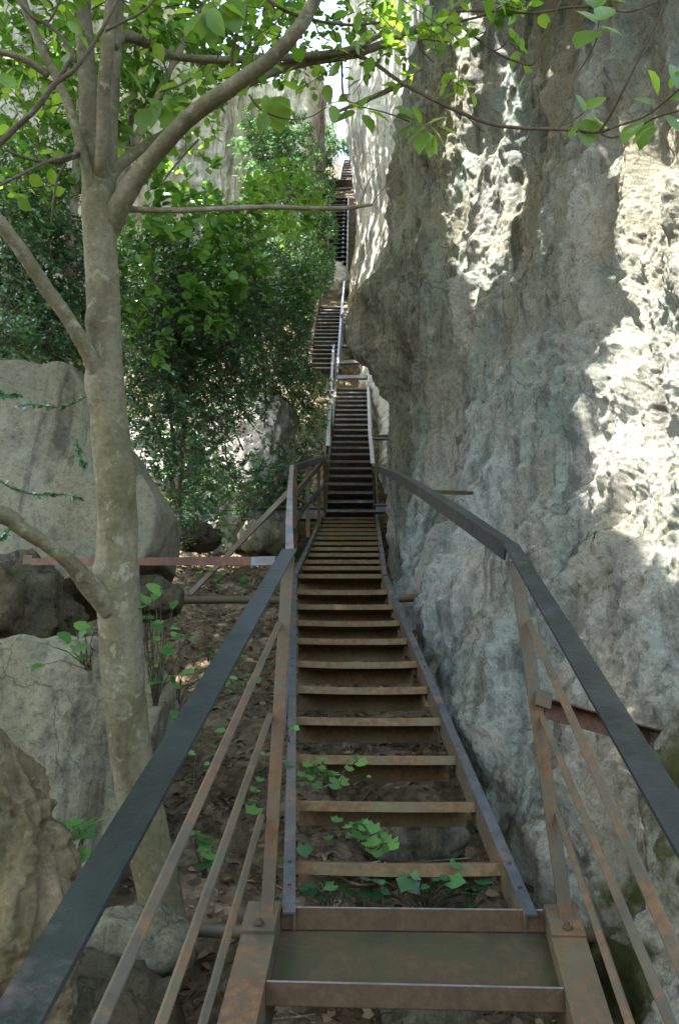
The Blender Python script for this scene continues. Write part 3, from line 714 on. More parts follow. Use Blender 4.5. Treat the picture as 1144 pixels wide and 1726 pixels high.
# ------------------------------------------------------------------ foliage
def inside(px, py, poly_):
    ins = np.zeros(px.shape, bool); x0, y0 = poly_[-1]
    for x1, y1 in poly_:
        c = (y1 > py) != (y0 > py); ins ^= c & (px < (x0 - x1) * (py - y1) / (y0 - y1 + 1e-9) + x1); x0, y0 = x1, y1
    return ins
# corridor kept clear of branches along the stairs
CLEAR = [[(530, 508), (585, 455), (620, 455), (660, 640), (670, 900), (545, 900), (553, 760), (558, 640), (518, 615)], [(560, 262), (610, 262), (610, 480), (560, 480), (568, 400)], [(546, 90), (592, 90), (592, 236), (568, 236), (550, 170)]]
def clear_of_stairs(P):
    x, y, d = PROJ(P); k = np.ones(len(P), bool)
    for pl in CLEAR: k &= ~inside(x, y, pl)
    return k
def leaf_broad(wd=.33, fold=.22, droop=.22):
    xs = [0, .33, .66, 1, .14, .42, .75]; ys = [0, 0, 0, 0, wd * .62, wd, wd * .72]
    V = [(x, y, fold * abs(y) - droop * x * x) for x, y in zip(xs, ys)] + [(x, -y, fold * abs(y) - droop * x * x) for x, y in zip(xs[4:], ys[4:])]
    q = [(0, 1, 5, 4), (1, 2, 6, 5), (7, 8, 1, 0), (8, 9, 2, 1)]; t = [(2, 3, 6), (9, 3, 2)]
    return np.array(V), [np.array(q), np.array(t)]
def leaf_lobed():
    pts = []; rad = [.10, .43, .37, .54, .46, .68, .46, .54, .37, .43, .10]; n = len(rad)
    V = [(.30, 0, -.02)]
    for i, r in enumerate(rad):
        a = math.pi * (1 - 2 * i / (n - 1)) * .97
        V.append((.30 + r * math.cos(a), r * math.sin(a) * .95, .12 * r * (1 if i % 2 else -.5) - .15 * max(0, r * math.cos(a))))
    return np.array(V), [np.array([(0, i + 1, i + 2) for i in range(n - 1)] + [(0, n, 1)])]
def leaf_kite():
    return np.array([(0, 0, 0), (.45, .27, .05), (1, 0, -.06), (.45, -.27, .05)]), [np.array([(0, 3, 2), (0, 2, 1)])]
T_BROAD, T_LOBED, T_KITE = leaf_broad(), leaf_lobed(), leaf_kite()
T_ROUND = leaf_broad(.40, .15, .15)
def leaves(name, tpl, pos, axis, up, size, tint, mat, parent=None, tw=None, tr=.003, tmat=None):
    TV, TF = tpl; n = len(pos); k = len(TV)
    ax = nrm_rows(axis); sd = nrm_rows(np.cross(up, ax)); nn = np.cross(ax, sd)
    wv = rng.uniform(.85, 1.15, n)
    V = pos[:, None, :] + size[:, None, None] * (TV[None, :, 0, None] * ax[:, None] + (TV[None, :, 1, None] * wv[:, None, None]) * sd[:, None] + TV[None, :, 2, None] * nn[:, None])
    off = (np.arange(n) * k)
    Fs = [(f[None] + off[:, None, None]).reshape(-1, f.shape[1]) for f in TF]
    V = V.reshape(-1, 3); col = np.repeat(tint, k)
    if tw is None: return link(name, mesh_np(name, V, Fs, True, col), mat, parent)
    SV, SF = stick_arrays(tw, tr); mi = np.concatenate([np.zeros(len(f)) for f in Fs] + [np.ones(len(SF))])
    me = mesh_np(name, np.vstack([V, SV]), Fs + [SF + len(V)], True, np.concatenate([col, np.zeros(len(SV))]), mi)
    me.materials.append(mat); me.materials.append(tmat or M['bark_dark']); return link(name, me, None, parent)
def rdirs(n): return nrm_rows(rng.normal(size=(n, 3)))
def tints(n, lo=0, hi=1, clump=None):
    t = rng.beta(1.6, 2.0, n)
    return lo + (hi - lo) * t
def twig_leaves(clumps, per_twig, n_twig, sz, spread=.35, flat=.75, density=None):
    """sprays of leaves along short twigs that leave the clump centres; returns leaf arrays and twig lines"""
    P, A, Up, T, tw = [], [], [], [], []
    wts = np.array([c[3] ** 2 * (c[4] if len(c) > 4 else 1) for c in clumps]); cnt = np.maximum(2, (wts / wts.sum() * n_twig)).astype(int)
    for c, m in zip(clumps, cnt):
        C = U(*c[:3]); r = c[3]
        d = rdirs(m); st = C + d * (r * rng.uniform(.05, .85, m) ** .6)[:, None] * np.array([1, .8, 1])
        dirs = nrm_rows(d + rng.normal(size=(m, 3)) * .6 + np.array([0, -.2, .05])); L = rng.uniform(.12, .38, m) * (r / .6) ** .5
        tn = np.clip(rng.normal(.42, .25, m), 0, 1)
        for i in range(m):
            t = np.linspace(.1, 1, per_twig) + rng.normal(size=per_twig) * .03
            bend = np.array([0, 0, -.25 * L[i]])
            base = st[i] + dirs[i] * (L[i] * t)[:, None] + bend * (t ** 2)[:, None]
            sgn = np.where(np.arange(per_twig) % 2, 1, -1)[:, None]
            sidev = nrm(np.cross(dirs[i], (0.1, .2, 1)))
            ax_ = dirs[i] * .55 + sidev * sgn * .8 + rng.normal(size=(per_twig, 3)) * spread
            P.append(base); A.append(ax_); Up.append(np.array([0, -.45, flat]) + rng.normal(size=(per_twig, 3)) * .45)
            T.append(np.clip(tn[i] + rng.normal(size=per_twig) * .18, 0, 1)); tw.append((st[i], base[-1]))
    P, A, Up, T = map(np.concatenate, (P, A, Up, T)); S = rng.uniform(sz[0], sz[1], len(P))
    return P, A, Up, S, T, tw
def stick_arrays(segs, r):
    a = np.array([s[0] for s in segs]); b = np.array([s[1] for s in segs]); d = nrm_rows(b - a)
    s1 = nrm_rows(np.cross(d, np.array([.3, .2, 1.]))); s2 = np.cross(d, s1); n = len(a); V = np.zeros((n, 6, 3))
    for k in range(3):
        an = 2 * math.pi * k / 3; o_ = s1 * math.cos(an) + s2 * math.sin(an); V[:, k] = a + o_ * r; V[:, 3 + k] = b + o_ * r * .45
    q = np.array([(0, 1, 4, 3), (1, 2, 5, 4), (2, 0, 3, 5)]); Fq = (q[None] + (np.arange(n) * 6)[:, None, None]).reshape(-1, 4)
    return V.reshape(-1, 3), Fq
def sticks(name, segs, r, mat, parent):
    v, f = stick_arrays(segs, r); return link(name, mesh_np(name, v, f), mat, parent)
def shrub(name, label, cat, clumps, n_twig, per, sz, tpl, mat, group=None, stems=(), tw_r=.004, flat=.75):
    root = empty(name, U(*clumps[0][:3]) - np.array([0, 0, .5]), label, cat, group)
    P, A, Up, S, T, tw = twig_leaves(clumps, per, n_twig, sz, flat=flat)
    k = clear_of_stairs(P); P, A, Up, S, T = P[k], A[k], Up[k], S[k], T[k]; k = clear_of_stairs(np.array([e_[1] for e_ in tw])); tw = [e_ for e_, kk in zip(tw, k) if kk]
    leaves('foliage', tpl, P, A, Up, S, T, mat, root, tw, tw_r)
    if stems: tubes('stem', [([U(*p[:3]) for p in s], [p[3] for p in s]) for s in stems], M['bark_dark'], root, 8, 5)
    return root
GB = 'dark bushes on the slope'
shrub('bush', 'large dark small leaved bush right behind the trunk', 'bush', [(255, 470, 7.4, .62), (335, 465, 7.9, .72), (300, 560, 7.5, .62), (265, 620, 7.2, .5), (370, 560, 8.1, .62), (330, 640, 7.8, .55), (270, 720, 7.2, .45), (350, 700, 8.2, .4, .5)], 2300, 16, (.034, .052), T_KITE, M['leaf_box'], GB,
      [[(300, 860, 7.8, .03), (310, 720, 7.8, .022), (330, 560, 7.9, .014), (360, 450, 8, .006)], [(300, 800, 7.8, .02), (280, 650, 7.5, .014), (250, 480, 7.4, .006)]])
shrub('bush', 'dark small leaved bush between the large bush and the upper flight', 'bush', [(430, 500, 9.2, .7), (480, 560, 9.8, .62), (440, 600, 9, .55), (500, 480, 11, .6), (520, 600, 12, .5), (480, 660, 10, .45), (530, 680, 12, .45, .8), (505, 740, 11.2, .42, .9)], 1900, 16, (.036, .056), T_KITE, M['leaf_box'], GB,
      [[(470, 830, 10, .03), (450, 700, 9.8, .02), (440, 560, 9.4, .01)], [(405, 690, 9.2, .018), (395, 650, 9, .014), (330, 690, 8.4, .006)]])
shrub('bush', 'thin straggling bush over the pale rock outcrop', 'bush', [(410, 670, 9.1, .38, .7), (350, 770, 8.2, .42), (480, 790, 9.5, .36, 1.6), (390, 810, 8.8, .34), (440, 830, 9.1, .28), (290, 830, 7.2, .4), (340, 870, 8.2, .3, .8), (500, 830, 9.8, .26), (260, 880, 7, .25)], 850, 14, (.034, .054), T_KITE, M['leaf_box'], GB,
      [[(395, 830, 8.9, .014), (380, 760, 8.7, .010), (385, 690, 8.8, .006)], [(410, 760, 9, .012), (395, 710, 9, .009), (420, 640, 9.2, .004)]])
shrub('bush', 'dark bush above the huge boulder at the left edge', 'bush', [(20, 400, 6, .5), (90, 470, 6.3, .5), (30, 540, 6, .48), (105, 570, 6.2, .4), (60, 330, 6.5, .5), (10, 600, 5.6, .3), (130, 650, 6., .3, .8), (90, 690, 5.6, .16, .5)], 1500, 16, (.032, .05), T_KITE, M['leaf_box'], GB,
      [[(140, 800, 6, .03), (110, 640, 6.1, .02), (60, 450, 6.1, .01)]])
shrub('bush', 'far bush on the ledge of the pale cliff', 'bush', [(462, 250, 19.5, .85), (470, 320, 18.5, .85), (500, 300, 20, .7, .6), (450, 205, 20.5, .6, .5), (490, 220, 21, .6, .5)], 620, 14, (.07, .12), T_KITE, M['leaf_box'], GB, tw_r=.008)
shrub('bush', 'dark bush hiding the left side of the crevice flights', 'bush', [(530, 340, 21, .7), (535, 400, 20.5, .75), (500, 430, 16, .7), (543, 455, 19.5, .5), (515, 510, 17, .5), (552, 372, 24, .4)], 760, 14, (.055, .095), T_KITE, M['leaf_box'], GB, tw_r=.006)
shrub('bush', 'tiny dark bush at the sky gap above the topmost flight', 'bush', [(556, 245, 37, 1.1), (572, 255, 40, .7), (548, 290, 33, .8)], 200, 12, (.14, .22), T_KITE, M['leaf_box'], GB, tw_r=.01)
shrub('shrub', 'bright green broad leaved shrub in front of the pale cliff', 'shrub', [(255, 375, 6.6, .36), (330, 395, 7, .36), (400, 375, 8, .40), (455, 345, 10, .5), (500, 350, 12.5, .55), (330, 330, 8, .35, .7)], 170, 7, (.07, .115), T_ROUND, M['leaf_back'], None, [[(300, 520, 7.2, .012), (310, 430, 7.1, .009), (330, 380, 7, .004)]])
shrub('shrub', 'light green shoots hanging in front of the large dark bush', 'shrub', [(385, 440, 7.2, .26), (355, 500, 7.0, .26), (320, 520, 6.9, .22), (230, 500, 6.6, .22), (420, 470, 7.6, .2), (500, 490, 9.6, .26), (270, 570, 6.7, .14)], 110, 7, (.06, .10), T_ROUND, M['leaf_back'])

# small sprigs in front of the boulder
for px, py, Z, dx, dy, lab in ((-10, 805, 3.1, 150, 45, 'small leafy sprig crossing the huge boulder at mid height'), (-20, 640, 3.3, 60, 40, 'small leafy sprig at the left edge near the boulder top'),
                               (150, 665, 3.5, -120, 30, 'drooping leafy sprig over the boulder top left of the trunk'), (130, 740, 3.45, 14, 60, 'short leafy sprig on the boulder beside the trunk'), (-15, 905, 3.0, 50, -20, 'leafy sprig low at the left edge of the boulder')):
    root = empty('sprig', U(px, py, Z), lab, 'sprig'); pth = [U(px + dx * t, py + dy * t + 10 * math.sin(t * 5), Z) for t in np.linspace(0, 1, 6)]
    tubes('stem', [(pth, [.0035, .003, .0028, .0024, .002, .001])], M['bark_dark'], root, 6, 4, 0)
    n = 70; t = rng.uniform(0.05, 1, n); b0 = np.array([pth[0] + (pth[-1] - pth[0]) * tt for tt in t]); 
    b0 = np.array([catmull(np.array(pth), 12)[int(tt * 59)] for tt in t])
    leaves('foliage', T_KITE, b0, (pth[-1] - pth[0]) * 1.5 + rng.normal(size=(n, 3)) * .22, np.array([0, -.4, .8]) + rng.normal(size=(n, 3)) * .4, rng.uniform(.018, .030, n), tints(n), M['leaf_box'], root)

# ------------------------------------------------------------------ background tree with pale forked trunk
def path(*pts): return [U(*p[:3]) for p in pts], [.83 * p[3] / 2 / F * p[2] for p in pts]
root = empty('tree', U(140, 700, 6.3), 'slender tree with pale forked stems and bright green leaves behind the main trunk', 'tree')
tubes('trunk', [path((180, 700, 6.4, 26), (182, 520, 6.4, 24), (186, 400, 6.4, 22), (192, 290, 6.4, 18), (193, 170, 6.3, 14), (190, 60, 6.2, 11), (186, -60, 6, 8))], M['bark_pale'], root)
tubes('limb', [path((188, 340, 6.4, 12), (203, 300, 6.4, 17), (232, 230, 6.4, 16), (262, 170, 6.4, 14), (300, 90, 6.4, 12), (335, 25, 6.4, 10), (370, -60, 6.4, 7))], M['bark_pale'], root)
tubes('limb', [path((190, 400, 6.4, 12), (212, 340, 6.4, 15), (216, 250, 6.5, 15), (228, 120, 6.5, 12), (236, 0, 6.5, 9), (240, -80, 6.5, 6))], M['bark_pale'], root)
tubes('limb', [path((130, 520, 6.2, 22), (120, 440, 6.2, 20), (126, 320, 6.2, 18), (132, 230, 6.2, 14), (140, 80, 6.2, 9))], M['bark_pale'], root)
cl = [(225, 40, 6.2, .5), (300, 40, 6.6, .5), (380, 50, 7, .5), (255, 175, 6.6, .36), (330, 120, 7, .40), (425, 30, 7.6, .5), (115, 90, 6.2, .5), (40, 70, 5.8, .5), (25, 180, 5.8, .45), (95, 280, 6.2, .42), (480, 20, 8.5, .45), (520, 75, 9, .35), (470, 150, 9.5, .22, .6), (40, 310, 6, .35), (300, 250, 7.5, .3, .6), (160, 180, 6.3, .4), (610, 20, 8.6, .35), (660, 60, 8.4, .3, .6)]
P, A, Up, S, T, tw = twig_leaves(cl, 8, 620, (.05, .085))
leaves('crown', T_ROUND, P, A, Up, S, T, M['leaf_back'], root, tw, .004)

# ------------------------------------------------------------------ main tree
root = empty('tree', U(285, 1650, 2.5), 'large grey barked tree with many limbs and leaning trunk on the left', 'tree')
def limb(name, pts, mat='bark', seg=14, m=7, rough=.07, knots=()):
    p, r = path(*pts); v, q, c = tube_mesh(p, r, seg, m, rough, seed=len(pts) * 3.1 + pts[0][0] * .01, knots=knots)
    return link(name, mesh_np(name, v, [q, c]), M[mat], root)
limb('trunk', [(300, 1850, 2.55, 130), (292, 1660, 2.55, 96), (268, 1500, 2.55, 90), (232, 1330, 2.55, 88), (212, 1190, 2.55, 84), (203, 1060, 2.55, 88), (199, 965, 2.55, 84), (196, 850, 2.55, 80), (186, 730, 2.53, 76), (178, 620, 2.52, 70), (174, 500, 2.51, 66), (168, 400, 2.5, 66), (166, 330, 2.5, 66), (164, 285, 2.5, 50), (163, 240, 2.5, 30)], seg=40, m=16, rough=.05,
     knots=[(U(203, 535, 2.45), .035, .016), (U(150, 535, 2.45), .04, .02), (U(230, 810, 2.5), .06, .014), (U(155, 650, 2.5), .05, .012), (U(236, 960, 2.48), .03, .016), (U(170, 980, 2.5), .06, .02), (U(205, 720, 2.4), .05, .008)])
limb('limb', [(172, 430, 2.52, 34), (184, 385, 2.51, 44), (203, 345, 2.48, 44), (235, 293, 2.45, 38), (290, 228, 2.4, 34), (335, 185, 2.37, 34), (400, 140, 2.33, 32), (455, 100, 2.3, 30), (500, 52, 2.27, 28), (530, 0, 2.25, 26), (560, -70, 2.2, 22), (600, -200, 2.2, 14)], seg=20, m=9)
limb('limb', [(172, 330, 2.52, 30), (192, 288, 2.56, 25), (240, 250, 2.62, 22), (300, 215, 2.66, 21), (350, 182, 2.7, 21), (420, 138, 2.75, 20), (500, 107, 2.8, 20), (590, 92, 2.85, 18), (650, 72, 2.88, 16), (720, 38, 2.9, 14), (780, 5, 2.92, 13), (860, -50, 2.95, 8)], seg=16, m=8)
limb('limb', [(158, 330, 2.5, 42), (152, 230, 2.5, 40), (147, 120, 2.5, 36), (140, 20, 2.5, 34), (132, -120, 2.5, 28)], seg=18)
limb('limb', [(166, 370, 2.52, 24), (168, 315, 2.49, 30), (172, 250, 2.44, 25), (176, 150, 2.42, 26), (184, 60, 2.4, 28), (192, -20, 2.4, 26), (205, -140, 2.4, 20)], seg=16)
limb('limb', [(182, 320, 2.56, 30), (188, 230, 2.58, 26), (192, 140, 2.6, 24), (198, 60, 2.6, 22), (204, -80, 2.6, 18)], seg=14)
limb('limb', [(164, 370, 2.52, 20), (158, 330, 2.48, 26), (148, 288, 2.46, 22), (128, 215, 2.45, 20), (105, 150, 2.44, 19), (82, 105, 2.43, 17), (62, 60, 2.42, 18), (40, 5, 2.4, 18), (10, -80, 2.4, 14)], seg=14)
limb('limb', [(82, 128, 2.44, 15), (55, 108, 2.42, 15), (20, 92, 2.4, 14), (-40, 78, 2.38, 11)], seg=12)
limb('limb', [(165, 640, 2.5, 34), (150, 598, 2.46, 31), (120, 545, 2.42, 29), (80, 488, 2.38, 28), (40, 428, 2.34, 28), (0, 375, 2.3, 28), (-50, 320, 2.25, 26)], seg=18)
limb('limb', [(190, 1030, 2.52, 50), (150, 985, 2.46, 42), (118, 948, 2.4, 32), (80, 918, 2.36, 29), (40, 893, 2.32, 30), (15, 872, 2.3, 36), (-20, 862, 2.26, 36), (-70, 850, 2.2, 34)], seg=18, knots=[(U(33, 878, 2.27), .012, .010)])
limb('limb', [(188, 78, 2.58, 26), (206, 62, 2.6, 24), (232, 66, 2.62, 22), (262, 82, 2.64, 18), (300, 96, 2.66, 16), (380, 101, 2.7, 15), (450, 98, 2.74, 14), (520, 94, 2.78, 14), (585, 84, 2.82, 13), (640, 60, 2.86, 9)], seg=14)
limb('dead_branch', [(190, 358, 2.5, 12), (215, 353, 2.5, 12), (290, 355, 2.52, 11), (370, 352, 2.55, 11), (450, 349, 2.58, 10), (520, 351, 2.6, 9), (575, 351, 2.62, 10), (612, 347, 2.63, 8), (628, 345, 2.64, 5)], 'deadwood', 10, 8, .18)
limb('dead_branch', [(626, 346, 2.64, 3), (640, 325, 2.64, 2.6), (672, 290, 2.64, 1.6)], 'deadwood', 6, 4)
limb('dead_branch', [(606, 347, 2.63, 2.6), (620, 310, 2.62, 2.2), (640, 268, 2.62, 1.4)], 'deadwood', 6, 4)
for pts in ([(-30, 275, 1.8, 13), (20, 222, 1.8, 12), (62, 182, 1.8, 12), (92, 142, 1.8, 11), (125, 118, 1.8, 9), (155, 78, 1.8, 8), (178, 40, 1.8, 7), (204, -10, 1.8, 6)],
            [(90, 145, 1.8, 9), (112, 112, 1.8, 9), (122, 90, 1.8, 9), (100, 58, 1.8, 8), (78, 40, 1.8, 8), (50, 25, 1.8, 7), (15, -20, 1.8, 6)],
            [(80, 40, 1.8, 5), (92, 22, 1.8, 4.5), (105, -10, 1.8, 4)], [(178, 52, 1.8, 6), (205, 38, 1.8, 5.5), (240, 20, 1.8, 5), (268, -8, 1.8, 4)],
            [(-10, 318, 2.1, 5), (40, 292, 2.1, 6), (80, 272, 2.2, 6), (120, 262, 2.4, 7), (150, 250, 2.48, 8)], [(8, 252, 2.2, 6), (50, 268, 2.25, 7), (100, 272, 2.35, 8), (140, 258, 2.48, 9)], [(112, 275, 2.4, 5), (98, 300, 2.4, 5), (90, 340, 2.4, 4), (86, 380, 2.4, 2.5)],
            [(415, 5, 2.3, 7), (408, 35, 2.3, 7), (398, 62, 2.3, 7), (392, 90, 2.32, 7), (391, 112, 2.34, 8)], [(400, 55, 2.3, 4), (375, 38, 2.3, 3.5), (350, 15, 2.3, 3)], [(398, 60, 2.3, 4), (365, 50, 2.3, 3.5), (330, 15, 2.3, 3)],
            [(440, -10, 2.4, 8), (480, 18, 2.42, 7), (530, 34, 2.45, 6), (590, 42, 2.5, 6), (640, 38, 2.55, 4)], [(530, 34, 2.45, 4), (540, 60, 2.47, 3), (560, 70, 2.5, 2)],
            [(275, 100, 2.64, 5), (282, 130, 2.62, 4), (276, 160, 2.6, 3)], [(268, 155, 2.5, 4), (310, 140, 2.5, 4), (345, 110, 2.5, 3)], [(420, 160, 2.7, 4), (440, 185, 2.68, 3.5), (480, 200, 2.66, 3), (520, 198, 2.66, 2.5), (552, 180, 2.66, 2)],
            [(335, 235, 2.45, 4), (310, 262, 2.42, 4), (285, 292, 2.4, 4), (272, 312, 2.4, 3)]):
    limb('branch', pts, 'bark_dark', 8, 6, .08)
for pts in ([(598, 92, 2.85, 9), (630, 106, 2.82, 8.5), (670, 135, 2.78, 8), (720, 163, 2.74, 7.5), (780, 192, 2.7, 7.5), (830, 210, 2.66, 7), (880, 216, 2.62, 7), (940, 218, 2.58, 6.5), (985, 222, 2.55, 6.5), (1012, 222, 2.53, 7), (1040, 212, 2.5, 5), (1090, 194, 2.46, 4.5), (1144, 150, 2.42, 4), (1190, 110, 2.4, 3)],
            [(1010, 222, 2.53, 6), (1030, 190, 2.5, 5), (1058, 135, 2.46, 5), (1082, 85, 2.43, 4.5), (1108, 35, 2.4, 4), (1130, -20, 2.38, 3.5)],
            [(1012, 226, 2.53, 5), (1032, 232, 2.52, 4), (1065, 222, 2.5, 4), (1100, 200, 2.48, 3.5), (1150, 185, 2.46, 3)],
            [(940, 216, 2.58, 3.5), (955, 195, 2.57, 4), (966, 170, 2.56, 3.5), (966, 136, 2.55, 4), (985, 105, 2.54, 3), (1003, 70, 2.53, 3), (1008, 40, 2.52, 2.5)],
            [(940, 214, 2.58, 3), (965, 203, 2.57, 3), (985, 188, 2.56, 2.5)],
            [(750, 22, 2.9, 6), (790, 55, 2.86, 5), (835, 88, 2.82, 4.5), (870, 104, 2.8, 4.5), (898, 108, 2.78, 4), (912, 80, 2.77, 3.5), (925, 48, 2.76, 3.5), (945, 0, 2.75, 3)],
            [(745, 20, 2.9, 6), (820, 18, 2.85, 5), (900, 22, 2.8, 5), (965, 12, 2.76, 5), (1020, 14, 2.73, 5), (1055, 20, 2.7, 4), (1085, 12, 2.68, 3.5), (1110, 2, 2.66, 3)],
            [(576, 100, 2.82, 5), (577, 150, 2.8, 5), (583, 168, 2.79, 4.5), (610, 180, 2.78, 3), (650, 190, 2.76, 3), (690, 205, 2.74, 3)], [(610, 178, 2.78, 3), (640, 158, 2.77, 2.5), (664, 140, 2.77, 2)],
            [(705, 55, 2.88, 5), (706, 80, 2.86, 4), (720, 95, 2.85, 3), (730, 105, 2.84, 2)], [(860, 60, 2.84, 3), (845, 80, 2.83, 3), (820, 90, 2.82, 2)], [(690, 60, 2.9, 5), (760, 40, 2.9, 5), (830, 20, 2.9, 4), (860, -10, 2.9, 3)],
            [(785, 195, 2.7, 3), (805, 215, 2.69, 2.5), (815, 222, 2.69, 2)]):
    limb('branch', pts, 'bark_dark', 8, 6, .06)
# hand placed leaves of the near branches: px, py, Z, direction in the picture, length in px
HL = [(600, 190, 2.78, 170, 42), (612, 192, 2.78, 60, 34), (622, 188, 2.78, 20, 40), (606, 186, 2.78, 230, 30), (586, 172, 2.79, 185, 38), (550, 142, 2.8, 80, 30), (565, 178, 2.8, 100, 26), (606, 184, 2.78, 300, 30),
      (700, 205, 2.74, 200, 36), (712, 215, 2.74, 175, 44), (716, 222, 2.74, 120, 34), (722, 222, 2.74, 80, 40), (728, 215, 2.74, 40, 40), (722, 208, 2.74, 330, 38), (708, 208, 2.74, 250, 34), (732, 226, 2.74, 100, 36), (716, 216, 2.74, 150, 40), (700, 200, 2.74, 220, 40), (740, 214, 2.74, 10, 36),
      (985, 190, 2.56, 250, 36), (990, 186, 2.56, 310, 42), (988, 200, 2.56, 80, 40), (995, 196, 2.56, 20, 36), (980, 205, 2.56, 130, 32), (1005, 40, 2.52, 230, 44), (1008, 35, 2.52, 300, 40), (1010, 45, 2.52, 10, 42), (1004, 52, 2.52, 150, 36), (1000, 14, 2.74, 270, 40),
      (1098, 178, 2.46, 220, 40), (1108, 160, 2.45, 260, 46), (1128, 150, 2.44, 290, 44), (1120, 165, 2.44, 350, 36), (1140, 150, 2.43, 270, 50), (1080, 205, 2.5, 140, 44), (1092, 200, 2.48, 110, 50), (1100, 212, 2.48, 150, 46), (1120, 195, 2.47, 40, 36), (1144, 140, 2.42, 20, 40),
      (240, 155, 2.6, 250, 44), (232, 160, 2.6, 160, 40), (250, 165, 2.6, 30, 40), (226, 172, 2.6, 130, 36), (262, 158, 2.6, 330, 44), (278, 160, 2.6, 60, 44), (286, 165, 2.6, 20, 40), (270, 172, 2.6, 110, 46), (246, 182, 2.6, 100, 34), (282, 178, 2.6, 80, 36), (255, 150, 2.6, 280, 36), (300, 172, 2.6, 350, 30),
      (450, 160, 2.68, 100, 32), (458, 165, 2.68, 60, 40), (445, 168, 2.68, 150, 36), (466, 170, 2.68, 20, 36), (450, 190, 2.67, 120, 34), (462, 192, 2.67, 70, 30),
      (345, 20, 2.3, 90, 44), (352, 14, 2.3, 60, 50), (360, 5, 2.3, 100, 44), (338, 24, 2.3, 140, 40), (375, 8, 2.3, 30, 46), (330, 20, 2.3, 190, 36), (372, 40, 2.3, 120, 40), (385, 0, 2.3, 80, 46)]
P, A, Up, S, T = [], [], [], [], []
for px, py, Z, an, L in HL:
    a = R(an + random.uniform(-8, 8)); b0 = U(px, py, Z + random.uniform(-.04, .04)); b1 = U(px + math.cos(a) * L, py + math.sin(a) * L, Z + random.uniform(-.05, .02))
    P.append(b0); A.append(b1 - b0); Up.append(np.array([random.uniform(-.4, .4), random.uniform(-1.1, -.2), random.uniform(.3, 1)])); S.append(np.linalg.norm(b1 - b0)); T.append(random.uniform(.25, 1))
SUNLEAF = np.array(P[8:19])
cl = [(330, 15, 2.5, .12), (420, 15, 2.5, .16), (470, 60, 2.6, .14), (520, 60, 2.6, .13), (540, 20, 2.7, .15), (600, 50, 2.75, .16), (560, 85, 2.75, .08), (640, 30, 2.8, .17), (690, 25, 2.8, .16), (740, 20, 2.85, .15), (680, 85, 2.82, .12), (720, 100, 2.82, .15), (765, 110, 2.8, .14), (790, 75, 2.82, .13), (830, 60, 2.85, .14), (640, 90, 2.85, .1), (850, 20, 2.8, .12), (900, 5, 2.8, .1), (780, 125, 2.78, .08), (480, 20, 2.6, .15),
      (30, 40, 2.3, .12), (60, 140, 2.6, .12), (110, 40, 2.6, .1), (20, 200, 2.3, .1), (270, 20, 2.6, .12), (230, 90, 2.7, .1), (385, 100, 2.8, .1), (80, 230, 2.9, .14), (30, 330, 2.6, .12), (140, 160, 2.9, .1), (250, 250, 3, .08), (550, -60, 2.5, .3), (300, -60, 2.5, .35), (750, -70, 2.8, .3), (80, -60, 2.5, .3), (980, -50, 2.7, .2)]
p2, a2, u2, s2, t2, tw = twig_leaves(cl, 5, 150, (.035, .06), .3, .8)
leaves('crown', leaf_broad(.34, .2, .2), np.vstack([np.array(P), p2]), np.vstack([np.array(A), a2]), np.vstack([np.array(Up), u2]), np.concatenate([S, s2]), np.concatenate([T, t2]), M['leaf'], root, tw, .0022)

# ------------------------------------------------------------------ undergrowth
def plant(label, base_p, lf, sz, mat='leaf_low', tpl=T_LOBED, cat='plant', name='plant', group='small plants around the stairs', stem=.0025):
    b = U(*base_p); root = empty(name, b, label, cat, group); P, A, Up, S, T, seg = [], [], [], [], [], []
    for px, py in lf:
        Z = base_p[2] + random.uniform(-.12, .05); p = U(px, py, Z); d = np.array([random.uniform(-1, 1), random.uniform(-.9, -.1), random.uniform(-.5, .25)])
        P.append(p); A.append(d); Up.append(np.array([random.uniform(-.3, .3), random.uniform(-.9, -.3), 1.])); S.append(sz * random.choice((.5, .7, .85, .95, 1.05, 1.15)) * random.uniform(.9, 1.1)); T.append(random.uniform(-.25, .95) if random.random() < .85 else 1.25); seg.append((p, b + np.array([random.uniform(-.01, .01), 0, 0])))
    sg = []
    for p, q in seg: md = (p + q) / 2 + np.array([random.uniform(-.02, .02), -.01, .02]); sg += [(q, md), (md, p)]
    leaves('foliage', tpl, np.array(P), np.array(A), np.array(Up), np.array(S), np.array(T), M[mat], root, sg, stem)
    return root
def scat(cx, cy_, rx, ry, n): return [(cx + random.gauss(0, .5) * rx, cy_ + random.gauss(0, .5) * ry) for _ in range(n)]
plant('bright green plant with broad leaves left of the trunk between the boulders', (150, 1130, 2.6), [(125, 1050), (142, 1060), (150, 1085), (115, 1085), (90, 1090), (155, 1108), (75, 1120), (100, 1065), (130, 1078), (160, 1060)], .062, 'leaf_low', T_ROUND)
plant('yellowing leafy plant climbing beside the right edge of the trunk', (262, 1190, 2.7), scat(270, 1090, 50, 110, 24) + [(245, 1020), (250, 1010), (262, 1000)], .055, 'leaf_low', T_ROUND)
plant('light green seedling with three leaves in the leaf litter', (352, 1115, 4.1), [(350, 1088), (362, 1082), (356, 1102), (345, 1100)], .075, 'leaf_low', T_ROUND)
plant('green lobed plant beside the craggy rock at the lower left', (130, 1480, 2.15), scat(125, 1415, 48, 32, 15), .055)
plant('green lobed plant behind the thin rails near the left handrail', (345, 1480, 2.6), scat(342, 1430, 26, 36, 9) + [(330, 1400), (352, 1410)], .06)
plant('small pale green plant between the left rails', (415, 1180, 3.4), scat(405, 1145, 34, 26, 10), .045, 'leaf_low', T_ROUND)
plant('green lobed sprig close to the left post', (440, 1380, 2.7), [(430, 1290), (440, 1310), (425, 1350), (437, 1360), (400, 1352), (448, 1270), (436, 1330)], .05)
